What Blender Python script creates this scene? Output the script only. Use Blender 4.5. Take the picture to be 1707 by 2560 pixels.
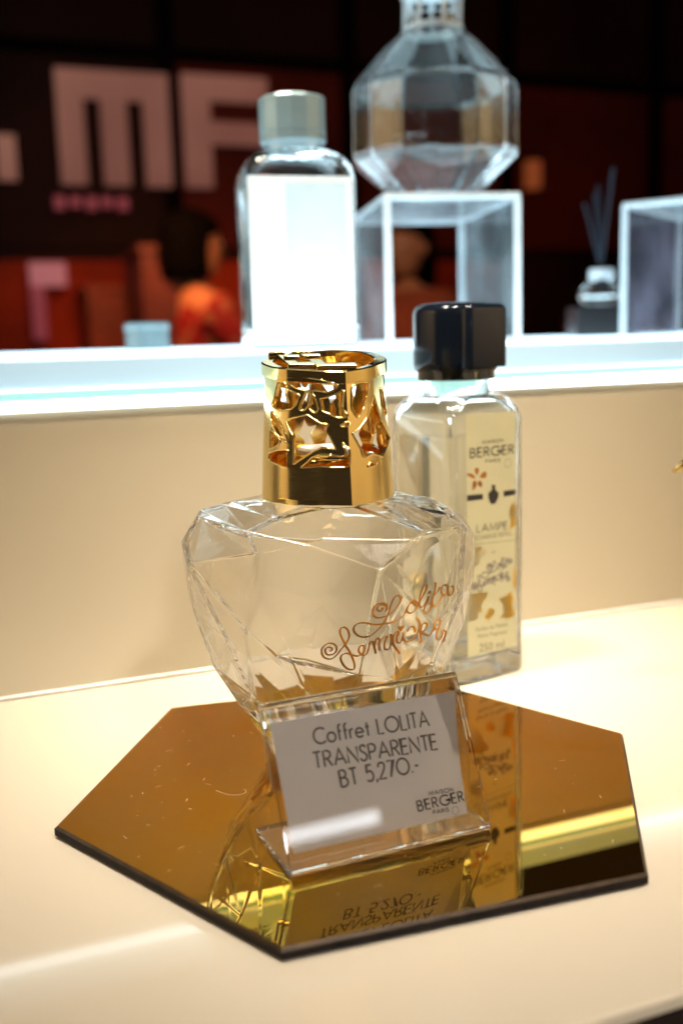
import bpy, bmesh, math, random
import numpy as np
from mathutils import Vector, Matrix
from mathutils.geometry import delaunay_2d_cdt
from mathutils.bvhtree import BVHTree
random.seed(4)
R = math.radians
for o in list(bpy.data.objects): bpy.data.objects.remove(o)
SC = bpy.context.scene
COL = SC.collection

# ------------------------------------------------------------------ camera, world, lamps, exposure
cam_data = bpy.data.cameras.new('camera'); cam = bpy.data.objects.new('camera', cam_data); COL.objects.link(cam)
PITCH, ROLL = .1665267, -.02862846
cp, sp = math.cos(PITCH), math.sin(PITCH); fwd = Vector((0, cp, -sp)); upv = Vector((0, sp, cp)); rt = Vector((1, 0, 0))
c_, s_ = math.cos(ROLL), math.sin(ROLL); r2 = c_*rt + s_*upv; u2 = -s_*rt + c_*upv
m = Matrix((r2, u2, -fwd)).transposed().to_4x4(); m.translation = Vector((0, 0, .1688457)); cam.matrix_world = m
cam_data.sensor_fit = 'VERTICAL'; cam_data.sensor_height = 36; cam_data.sensor_width = 24; cam_data.lens = 36.182
cam_data.clip_start = .01; cam_data.clip_end = 60
cam_data.dof.use_dof = True; cam_data.dof.focus_distance = .388; cam_data.dof.aperture_fstop = 5.8; cam_data.dof.aperture_blades = 9
SC.camera = cam
W_ = bpy.data.worlds.new("World"); SC.world = W_; W_.use_nodes = True
W_.node_tree.nodes['Background'].inputs[0].default_value = (.70, .50, .36, 1); W_.node_tree.nodes['Background'].inputs[1].default_value = .04
SC.view_settings.view_transform = 'Standard'; SC.view_settings.look = 'None'; SC.view_settings.exposure = .22; SC.view_settings.gamma = 1
cy = SC.cycles; cy.max_bounces = 80; cy.transmission_bounces = 80; cy.glossy_bounces = 80; cy.diffuse_bounces = 4; cy.transparent_max_bounces = 12
cy.sample_clamp_indirect = 6; cy.blur_glossy = .6; cy.use_denoising = True; cy.caustics_reflective = True; cy.caustics_refractive = True

def area(name, loc, target, size, power, color, size_y=None, spread=180):
    l = bpy.data.lights.new(name, 'AREA'); l.shape = 'RECTANGLE' if size_y else 'DISK'; l.size = size
    if size_y: l.size_y = size_y
    l.energy = power; l.color = color; l.spread = R(spread)
    o = bpy.data.objects.new(name, l); COL.objects.link(o); o.location = loc
    o.rotation_euler = (Vector(target) - Vector(loc)).to_track_quat('-Z', 'Y').to_euler(); return o
def spot(name, loc, target, power, color, cone, blend=1, rad=.03):
    l = bpy.data.lights.new(name, 'SPOT'); l.energy = power; l.color = color; l.spot_size = R(cone); l.spot_blend = blend; l.shadow_soft_size = rad
    o = bpy.data.objects.new(name, l); COL.objects.link(o); o.location = loc
    o.rotation_euler = (Vector(target) - Vector(loc)).to_track_quat('-Z', 'Y').to_euler(); return o
WARM = (1, .89, .74)
area('ceiling_downlight', (-.40, .26, 1.50), (.02, .575, 0), .20, .50, WARM, spread=20)
area('ceiling_downlight', (.46, .22, 1.50), (.06, .575, 0), .20, .48, WARM, spread=20)
area('ceiling_downlight', (.0, .02, 1.6), (.01, .47, .03), .16, .50, WARM, spread=24)
area('ceiling_downlight', (.60, -.2, 1.6), (.10, .48, 0), .10, .05, WARM, spread=50)
area('ceiling_fill', (0, -.25, 1.85), (0, -.25, 0), 3.0, 4.6, (1, .96, .90), size_y=2.0)  # broad unseen fill added overhead for soft light and glass reflections
area('card_fill', (.50, -.62, 1.05), (.02, .32, .04), .20, .19, (1, .97, .93), spread=17)  # unseen fill added to brighten the price card
tl = area('led_tube', (.80, -.58, .515), (.0, .31, .01), .21, .11, (.90, .95, 1), size_y=.020)
tx = Vector((.137, .106, -.017)).normalized(); tz = (Vector((.835, -.555, .503))-Vector((0, .31, .01))).normalized(); tz = (tz-tx*tz.dot(tx)).normalized(); ty = tz.cross(tx)
mm = Matrix((tx, ty, tz)).transposed().to_4x4(); mm.translation = (.80, -.58, .515); tl.matrix_world = mm
area('reflector_light', (-1.0, -.3, 1.7), (-1.7, .3, .3), .3, 20, (1, .88, .66), spread=90); area('reflector_light', (1.0, -.3, 1.7), (1.7, .3, .3), .3, 20, (1, .88, .66), spread=90)  # unseen lamps added to brighten the walls the crown mirrors
area('shop_fill', (-.6, 3.5, .75), (-.5, 5.0, -.5), .5, 2.0, (1, .30, .08), spread=95)  # unseen warm lamps added to light the shop wall
area('shop_fill', (1.6, 2.6, 1.8), (1.4, 5.0, .3), .5, 3.0, (1, .28, .14))
area('shop_fill', (-.4, 2.3, 1.5), (-.4, 4.0, .3), .4, 2.4, (1, .55, .34), spread=90)  # unseen lamp added to brighten the shopper

# ------------------------------------------------------------------ materials
def new_mat(name):
    mt = bpy.data.materials.new(name); mt.use_nodes = True; nt = mt.node_tree
    return mt, nt, nt.nodes['Principled BSDF']
def setp(b, **k):
    for n, v in k.items(): b.inputs[n.replace('_', ' ')].default_value = v
def noise(nt, scale, detail=3, rough=.5, coord='Object'):
    tc = nt.nodes.new('ShaderNodeTexCoord'); nz = nt.nodes.new('ShaderNodeTexNoise'); nz.inputs['Scale'].default_value = scale
    nz.inputs['Detail'].default_value = detail; nz.inputs['Roughness'].default_value = rough
    nt.links.new(tc.outputs[coord], nz.inputs['Vector']); return nz
def ramp(nt, src, lo, hi, p0=.35, p1=.65):
    r = nt.nodes.new('ShaderNodeValToRGB'); r.color_ramp.elements[0].position = p0; r.color_ramp.elements[1].position = p1
    def c(x): return (x, x, x, 1) if isinstance(x, (int, float)) else (*x, 1)
    r.color_ramp.elements[0].color = c(lo); r.color_ramp.elements[1].color = c(hi); nt.links.new(src, r.inputs[0]); return r
def mat(name, col, rough=.5, metal=0, var=.08, nscale=60, rvar=.0, bump=0, bscale=400, **k):
    mt, nt, b = new_mat(name); nz = noise(nt, nscale)
    r = ramp(nt, nz.outputs['Fac'], tuple(c*(1-var) for c in col), tuple(min(1, c*(1+var)) for c in col)); nt.links.new(r.outputs[0], b.inputs['Base Color'])
    setp(b, Roughness=rough, Metallic=metal)
    if rvar:
        r3 = ramp(nt, nz.outputs['Fac'], rough, rough+rvar); nt.links.new(r3.outputs[0], b.inputs['Roughness'])
    if bump:
        n2 = noise(nt, bscale); bp = nt.nodes.new('ShaderNodeBump'); bp.inputs['Strength'].default_value = bump; bp.inputs['Distance'].default_value = .0005
        nt.links.new(n2.outputs['Fac'], bp.inputs['Height']); nt.links.new(bp.outputs[0], b.inputs['Normal'])
    for n, v in k.items(): b.inputs[n.replace('_', ' ')].default_value = v
    return mt
def glass(name, col=(1, 1, 1), rough=0, ior=1.5, bump=0, bscale=60, dist=.001):
    mt, nt, b = new_mat(name); setp(b, Base_Color=(*col, 1), Roughness=rough, IOR=ior); b.inputs['Transmission Weight'].default_value = 1
    if bump:
        nz = noise(nt, bscale, 2); bp = nt.nodes.new('ShaderNodeBump'); bp.inputs['Strength'].default_value = bump; bp.inputs['Distance'].default_value = dist
        nt.links.new(nz.outputs['Fac'], bp.inputs['Height']); nt.links.new(bp.outputs[0], b.inputs['Normal'])
    return mt
def emit(name, col, strength, col2=None, scale=3):
    mt, nt, b = new_mat(name); setp(b, Base_Color=(*[c*.6 for c in col], 1), Roughness=.35); b.inputs['Emission Strength'].default_value = strength
    if col2:
        nz = noise(nt, scale, 1); r = ramp(nt, nz.outputs['Fac'], col, col2, .3, .7); nt.links.new(r.outputs[0], b.inputs['Emission Color'])
    else: b.inputs['Emission Color'].default_value = (*col, 1)
    return mt
M = {}
M['counter'] = mat('cream_laminate', (.60, .515, .385), .045, var=.012, nscale=5, rvar=.04, bump=.02, bscale=30, Specular_IOR_Level=.5)
M['wall'] = mat('cream_upstand', (.55, .475, .335), .20, var=.015, nscale=6, rvar=.05, bump=.02, bscale=25)
M['edge'] = mat('dark_counter_edge', (.010, .006, .005), .8, Specular_IOR_Level=.05)
M['mirror'] = mat('bronze_mirror', (.45, .262, .0), .010, 1, var=.03, nscale=25, rvar=.012, Specular_Tint=(.8, .42, .05, 1), Coat_Weight=.22, Coat_Roughness=.01)
M['mirror_edge'] = mat('mirror_edge', (.008, .005, .004), .6, var=.6, nscale=300, Specular_IOR_Level=.15)
M['bevel'] = mat('mirror_bevel', (.05, .028, .012), .3, .3, var=.3, nscale=200)
M['glass'] = glass('lamp_glass', (1, 1, .995), ior=1.43, bump=.10, bscale=45, dist=.002)
M['clear'] = glass('bottle_glass', (.97, 1, .99), bump=.05, bscale=25)
M['acrylic'] = glass('acrylic', (.995, .985, .96), ior=1.49)
def gold_mat(name, col, r0, r1):
    mt, nt, b = new_mat(name); tc = nt.nodes.new('ShaderNodeTexCoord'); mp = nt.nodes.new('ShaderNodeMapping'); mp.inputs['Scale'].default_value = (90, 90, 2200)
    nz = nt.nodes.new('ShaderNodeTexNoise'); nz.inputs['Scale'].default_value = 1.5; nt.links.new(tc.outputs['Object'], mp.inputs[0]); nt.links.new(mp.outputs[0], nz.inputs['Vector'])
    r = ramp(nt, nz.outputs['Fac'], r0, r1); nt.links.new(r.outputs[0], b.inputs['Roughness']); setp(b, Base_Color=(*col, 1), Metallic=1); return mt
M['gold'] = gold_mat('satin_gold', (.95, .76, .34), .11, .16)
M['gold2'] = gold_mat('polished_gold', (.95, .76, .32), .06, .12)
M['script'] = mat('gold_print', (.50, .20, .02), .30, .7, var=.5, nscale=90)
M['black_cap'] = mat('black_plastic', (.004, .006, .010), .08, rvar=.03, Specular_IOR_Level=.28)
M['grey_cap'] = mat('grey_cap', (.20, .27, .28), .3, .25)
M['label'] = mat('sand_label', (.46, .42, .25), .45, var=.03, bump=.05)
M['ink'] = mat('black_ink', (.015, .012, .01), .5)
M['ink2'] = mat('grey_ink', (.12, .10, .06), .5)
M['violet'] = mat('violet_ink', (.05, .03, .06), .5)
M['label_gold'] = mat('label_gold', (.62, .36, .045), .35, .3, var=.15)
M['petal'] = mat('copper_petal', (.30, .10, .012), .35, .3, var=.35, nscale=300)
M['paper'] = mat('white_paper', (.92, .88, .89), .6, var=.02, bump=.05)
M['tagink'] = mat('price_ink', (.17, .15, .14), .6)
M['white_label'] = mat('white_label', (.78, .88, .92), .5, var=.02)
M['blue_label'] = mat('pale_label', (.58, .74, .82), .5, var=.04)
M['liquid'] = glass('fragrance', (.99, .985, .96), ior=1.36)
M['shelf_top'] = emit('lit_frosted_top', (.62, .86, 1.0), 3.1)
M['shelf_face'] = emit('lit_acrylic_face', (.46, .68, .84), .52, (.66, .88, .98), 6)
M['led'] = emit('led_line', (.80, .93, 1), 4)
M['cyan'] = emit('cyan_line', (.38, .82, .80), .72, (.66, .93, .92), 3.5)
M['cyan2'] = emit('thin_bright_line', (.9, 1, 1), 1.3)
M['edge_white'] = mat('edge_glow_silver', (.82, .90, .95), .25)  # white stands in for shelf light gathered in acrylic edges; also silver parts
def painted_reflection(name, col, fac):
    mt, nt, b = new_mat(name); setp(b, Roughness=.08); nz = noise(nt, 22, 2)
    r = ramp(nt, nz.outputs['Fac'], tuple(c*.35 for c in col), col, .38, .62); nt.links.new(r.outputs[0], b.inputs['Base Color'])  # mottled grey imitates blurred reflections in clear acrylic
    tr = nt.nodes.new('ShaderNodeBsdfTransparent'); mx = nt.nodes.new('ShaderNodeMixShader'); mx.inputs[0].default_value = fac
    nt.links.new(tr.outputs[0], mx.inputs[1]); nt.links.new(b.outputs[0], mx.inputs[2]); nt.links.new(mx.outputs[0], nt.nodes['Material Output'].inputs[0]); return mt
M['painted_reflection'] = painted_reflection('painted_grey_reflection', (.50, .56, .58), .26)
M['painted_reflection_dark'] = painted_reflection('painted_dark_reflection', (.24, .22, .28), .42)  # darker purple tone painted for the right riser's reflections
M['clear_top'] = painted_reflection('clear_top', (.6, .66, .7), .45)
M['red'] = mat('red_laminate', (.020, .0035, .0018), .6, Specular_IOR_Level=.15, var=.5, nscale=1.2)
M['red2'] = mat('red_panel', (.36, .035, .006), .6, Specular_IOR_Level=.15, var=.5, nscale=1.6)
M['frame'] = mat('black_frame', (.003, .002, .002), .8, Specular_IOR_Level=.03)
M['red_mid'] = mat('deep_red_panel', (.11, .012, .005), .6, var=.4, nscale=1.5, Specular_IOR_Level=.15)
M['letter'] = emit('lit_letter', (.105, .036, .028), 1.0, (.17, .07, .05), 2)
M['sub'] = emit('lit_small_letter', (.14, .02, .03), 1.0)
M['sub2'] = emit('lit_pink_sign', (.26, .08, .09), 1.0)
M['orange'] = mat('orange_box', (.20, .032, .006), .5, var=.3, nscale=6)
M['brown'] = mat('brown_box', (.10, .02, .012), .5, var=.3, nscale=6)
M['skin'] = mat('skin', (.55, .26, .13), .5, var=.08, nscale=20)
M['hair'] = mat('black_hair', (.002, .0018, .0018), .8, Specular_IOR_Level=.02, bump=.4, bscale=200)
M['shirt'] = mat('red_print_shirt', (.45, .03, .025), .8, var=.1)
nt = M['shirt'].node_tree; nz = noise(nt, 13, 1); rr = ramp(nt, nz.outputs['Fac'], (.30, .010, .014), (.46, .17, .08), .52, .62); nt.links.new(rr.outputs[0], nt.nodes['Principled BSDF'].inputs['Base Color'])
M['shirt2'] = mat('rust_shirt', (.42, .10, .04), .8, var=.2, nscale=10)
M['dark_cloth'] = mat('dark_cloth', (.012, .01, .012), .8)
M['eye'] = mat('eye_white', (.7, .68, .64), .2)
M['lip'] = mat('lip', (.36, .08, .06), .4)
M['rod'] = mat('blue_black_reed', (.003, .010, .024), .6)
M['black'] = mat('black_stand', (.012, .011, .012), .35)
M['floor'] = mat('dark_floor', (.03, .02, .018), .3, nscale=2)
M['dust'] = mat('dust', (.6, .5, .35), .8)
M['stone'] = mat('ceramic_burner', (.75, .72, .66), .8)

# ------------------------------------------------------------------ helpers
def tag(o, label=None, cat=None, group=None, kind=None):
    for k_, v_ in (('label', label), ('category', cat), ('group', group), ('kind', kind)):
        if v_: o[k_] = v_
    return o
def empty(name, loc=(0, 0, 0), rz=0):
    o = bpy.data.objects.new(name, None); COL.objects.link(o); o.location = loc; o.rotation_euler = (0, 0, rz); o.empty_display_size = .02; return o
def link(name, me, mt, parent=None, loc=None, rz=0):
    o = bpy.data.objects.new(name, me); COL.objects.link(o)
    if mt is not None and not me.materials:
        for q in (mt if isinstance(mt, (list, tuple)) else [mt]): me.materials.append(q)
    if parent: o.parent = parent
    if loc: o.location = loc
    if rz: o.rotation_euler = (0, 0, rz)
    return o
def mesh(name, V, F, smooth=False, ang=None):
    me = bpy.data.meshes.new(name); me.from_pydata([tuple(v) for v in V], [], F); me.validate(); me.update()
    if smooth or ang:
        for p in me.polygons: p.use_smooth = True
        if ang: me.set_sharp_from_angle(angle=R(ang))
    return me
def fix_normals(me, inside=False):
    bm = bmesh.new(); bm.from_mesh(me); bmesh.ops.remove_doubles(bm, verts=bm.verts, dist=1e-6); bmesh.ops.recalc_face_normals(bm, faces=bm.faces)
    if inside: bmesh.ops.reverse_faces(bm, faces=bm.faces)
    bm.to_mesh(me); bm.free(); return me
def bevel(o, w, seg=2, ang=35):
    b = o.modifiers.new('bevel', 'BEVEL'); b.width = w; b.segments = seg; b.limit_method = 'ANGLE'; b.angle_limit = R(ang); b.harden_normals = False; w_n = o.modifiers.new('wn', 'WEIGHTED_NORMAL'); w_n.weight = 100; w_n.mode = 'FACE_AREA'; return o
def box_me(name, x0, x1, y0, y1, z0, z1):
    V = [(x, y, z) for z in (z0, z1) for x, y in ((x0, y0), (x1, y0), (x1, y1), (x0, y1))]
    return mesh(name, V, [(3, 2, 1, 0), (4, 5, 6, 7), (0, 1, 5, 4), (1, 2, 6, 5), (2, 3, 7, 6), (3, 0, 4, 7)])
def box(name, x0, x1, y0, y1, z0, z1, mt, parent=None, bw=0, seg=2):
    o = link(name, box_me(name, x0, x1, y0, y1, z0, z1), mt, parent)
    if bw: bevel(o, bw, seg); [setattr(p, 'use_smooth', True) for p in o.data.polygons]; o.data.set_sharp_from_angle(angle=R(35)) if seg < 2 else None
    return o
def prism_me(name, pts, z0, z1):
    n = len(pts); V = [(x, y, z0) for x, y in pts] + [(x, y, z1) for x, y in pts]
    return mesh(name, V, [tuple(range(n-1, -1, -1)), tuple(range(n, 2*n))] + [(i, (i+1) % n, n+(i+1) % n, n+i) for i in range(n)])
def loft(name, rings, close_bottom=True, close_top=True, smooth=True, ang=40, flip=False):
    n = len(rings[0]); V = [p for r in rings for p in r]; F = []
    for k in range(len(rings)-1):
        for i in range(n): F.append((k*n+i, k*n+(i+1) % n, (k+1)*n+(i+1) % n, (k+1)*n+i))
    if close_bottom: F.append(tuple(range(n-1, -1, -1)))
    if close_top: F.append(tuple((len(rings)-1)*n+i for i in range(n)))
    if flip: F = [tuple(reversed(f)) for f in F]
    return mesh(name, V, F, smooth, ang)
def lathe(name, prof, n=40, **k):
    return loft(name, [[(r*math.cos(2*math.pi*i/n), r*math.sin(2*math.pi*i/n), z) for i in range(n)] for r, z in prof], **k)
def merge(mes, name):
    V, F, S = [], [], []
    for me in mes:
        b = len(V); V += [tuple(v.co) for v in me.vertices]; F += [tuple(b+i for i in p.vertices) for p in me.polygons]; S += [p.use_smooth for p in me.polygons]
    me = mesh(name, V, F)
    for p, s in zip(me.polygons, S): p.use_smooth = s
    return me
def tube_me(name, pts, rad, n=8):
    pts = [Vector(p) for p in pts]; rings = []
    for i, p in enumerate(pts):
        t = (pts[min(i+1, len(pts)-1)] - pts[max(i-1, 0)]).normalized(); a = t.orthogonal().normalized() if i == 0 else (a - t*a.dot(t)).normalized(); b = t.cross(a)
        r = rad[i] if isinstance(rad, (list, tuple)) else rad
        rings.append([tuple(p + r*(math.cos(2*math.pi*k/n)*a + math.sin(2*math.pi*k/n)*b)) for k in range(n)])
    return loft(name, rings, ang=60)
def catmull(P, k=6):
    P = [np.array(p, float) for p in P]
    if len(P) < 3: return P
    Q = [2*P[0]-P[1]] + P + [2*P[-1]-P[-2]]; out = []
    for i in range(1, len(Q)-2):
        for j in range(k):
            t = j/k; a, b, c, d = Q[i-1:i+3]
            out.append(.5*((2*b)+(-a+c)*t+(2*a-5*b+4*c-d)*t*t+(-a+3*b-3*c+d)*t**3))
    out.append(P[-1]); return out
def ribbon2(strokes, w, V, F, fn, taper=0):
    for st in strokes:
        P = [np.array(p, float) for p in st]; n = len(P); b = len(V)
        for i, p in enumerate(P):
            t = P[min(i+1, n-1)] - P[max(i-1, 0)]; t = t/(np.linalg.norm(t)+1e-12); q = np.array([-t[1], t[0]])
            ww = w
            if 0 < i < n-1:
                d1 = P[i]-P[i-1]; d1 /= np.linalg.norm(d1)+1e-12; ww = w/max(.5, abs(d1 @ t))
            if taper: ww = w*(1 + taper*(abs(t[0]*.5 - t[1]*.85)-.5))
            V.append(fn(*(p+q*ww/2))); V.append(fn(*(p-q*ww/2)))
        F += [(b+2*i, b+2*i+1, b+2*i+3, b+2*i+2) for i in range(n-1)]

# ------------------------------------------------------------------ stroke lettering (geometric sans)
def arc(cx, cy, rx, ry, a0, a1, n=14):
    return [(cx+rx*math.cos(R(a0+(a1-a0)*i/n)), cy+ry*math.sin(R(a0+(a1-a0)*i/n))) for i in range(n+1)]
G = {
 'C': (.80, [arc(.5, .5, .5, .5, 48, 312, 20)]), 'O': (1.0, [arc(.5, .5, .5, .5, 0, 360, 26)]), '0': (.86, [arc(.43, .5, .43, .5, 0, 360, 26)]),
 'L': (.42, [[(0, 1), (0, 0), (.42, 0)]]), 'I': (0.02, [[(0, 1), (0, 0)]]), 'T': (.5, [[(0, 1), (.5, 1)], [(.25, 1), (.25, 0)]]),
 'A': (.74, [[(0, 0), (.37, 1), (.74, 0)], [(.13, .35), (.61, .35)]]),
 'R': (.5, [[(0, 0), (0, 1), (.2, 1)] + arc(.2, .75, .25, .25, 90, -90, 10)[1:] + [(0, .5)], [(.2, .5), (.5, 0)]]),
 'P': (.46, [[(0, 0), (0, 1), (.2, 1)] + arc(.2, .74, .26, .26, 90, -90, 10)[1:] + [(0, .48)]]),
 'N': (.64, [[(0, 0), (0, 1), (.64, 0), (.64, 1)]]),
 'S': (.44, [catmull([(.42, .84), (.34, .96), (.2, 1), (.06, .9), (.05, .73), (.18, .57), (.34, .46), (.43, .28), (.36, .07), (.2, 0), (.06, .06), (0, .2)], 3)]),
 'E': (.44, [[(.44, 1), (0, 1), (0, 0), (.44, 0)], [(0, .52), (.4, .52)]]), 'F': (.42, [[(.42, 1), (0, 1), (0, 0)], [(0, .52), (.38, .52)]]),
 'B': (.50, [[(0, 0), (0, 1), (.2, 1)] + arc(.2, .77, .22, .23, 90, -90, 10)[1:] + [(0, .54)], [(.2, .54)] + arc(.22, .27, .27, .27, 90, -90, 10)[1:] + [(0, 0)]]),
 'M': (.88, [[(0, 0), (.12, 1), (.44, .12), (.76, 1), (.88, 0)]]), 'G': (.92, [arc(.5, .5, .5, .5, 45, 345, 22) + [(.98, .46), (.56, .46)]]),
 '5': (.46, [[(.42, 1), (.1, 1), (.04, .56)] + catmull([(.04, .56), (.2, .63), (.38, .55), (.46, .33), (.38, .08), (.18, 0), (0, .1)], 3)]),
 '2': (.48, [catmull([(.02, .74), (.06, .93), (.23, 1), (.42, .92), (.44, .7), (.33, .47)], 3) + [(0, 0), (.48, 0)]]),
 '7': (.46, [[(0, 1), (.46, 1), (.12, 0)]]), ',': (.06, [[(.05, .06), (0, -.16)]]), '.': (.06, [[(0, .0), (0, .09)]]), '-': (.26, [[(0, .38), (.26, .38)]]),
 'o': (.6, [arc(.3, .3, .3, .3, 0, 360, 20)]), 'f': (.27, [arc(.24, .86, .14, .16, 70, 180, 6) + [(.10, 0)], [(0, .6), (.27, .6)]]),
 'r': (.24, [[(0, .6), (0, 0)], catmull([(0, .36), (.06, .54), (.16, .6), (.25, .57)], 3)]), 'e': (.58, [[(.02, .31), (.58, .31)] + arc(.3, .3, .28, .3, 0, 320, 18)]),
 't': (.30, [[(.15, .88), (.15, 0)], [(0, .6), (.30, .6)]]), ' ': (.28, []),
}
def text_strokes(s, gap=.16):
    x = 0; out = []
    for ch in s:
        w, st = G[ch]; out += [[(p[0]+x, p[1]) for p in q] for q in st]; x += w+gap
    return out, x-gap
def text_fit(s, p0, p1, h, wt, fn, V, F, gap=.16, shear=0):
    """lettering from p0 to p1 (in the surface's own two axes), height h"""
    st, w = text_strokes(s, gap); p0 = np.array(p0, float); p1 = np.array(p1, float); ex = (p1-p0)/w; ey = np.array([-ex[1], ex[0]]); ey = ey/np.linalg.norm(ey)*h
    st = [[p0+ex*a+ey*b for a, b in q] for q in st]; ribbon2(st, wt, V, F, fn)
def small_text(s, p0, p1, fn, V, F):
    cu = bpy.data.curves.new('t', 'FONT'); cu.body = s; cu.resolution_u = 2; o = bpy.data.objects.new('t', cu); COL.objects.link(o)
    dg = bpy.context.evaluated_depsgraph_get(); me = o.evaluated_get(dg).to_mesh(); xs = [v.co.x for v in me.vertices]; x0, x1 = min(xs), max(xs)
    p0 = np.array(p0, float); p1 = np.array(p1, float); ex = (p1-p0)/(x1-x0); ey = np.array([-ex[1], ex[0]]); b = len(V)
    for v in me.vertices: V.append(fn(*(p0+ex*(v.co.x-x0)+ey*v.co.y)))
    F += [tuple(b+i for i in p.vertices) for p in me.polygons]; bpy.data.objects.remove(o); bpy.data.curves.remove(cu)
def poly_flat(P, V, F, fn, sub=None):
    r = delaunay_2d_cdt([Vector(p) for p in P], [], [list(range(len(P)))], 1, 1e-9); b = len(V)
    for v in r[0]: V.append(fn(v.x, v.y))
    F += [tuple(b+i for i in f) for f in r[2]]

def line_obj(name, strings, mt, parent):
    for fnc in strings:
        V, F = [], []; fnc(V, F); link(name, mesh(name, V, F), mt, parent)

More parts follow.
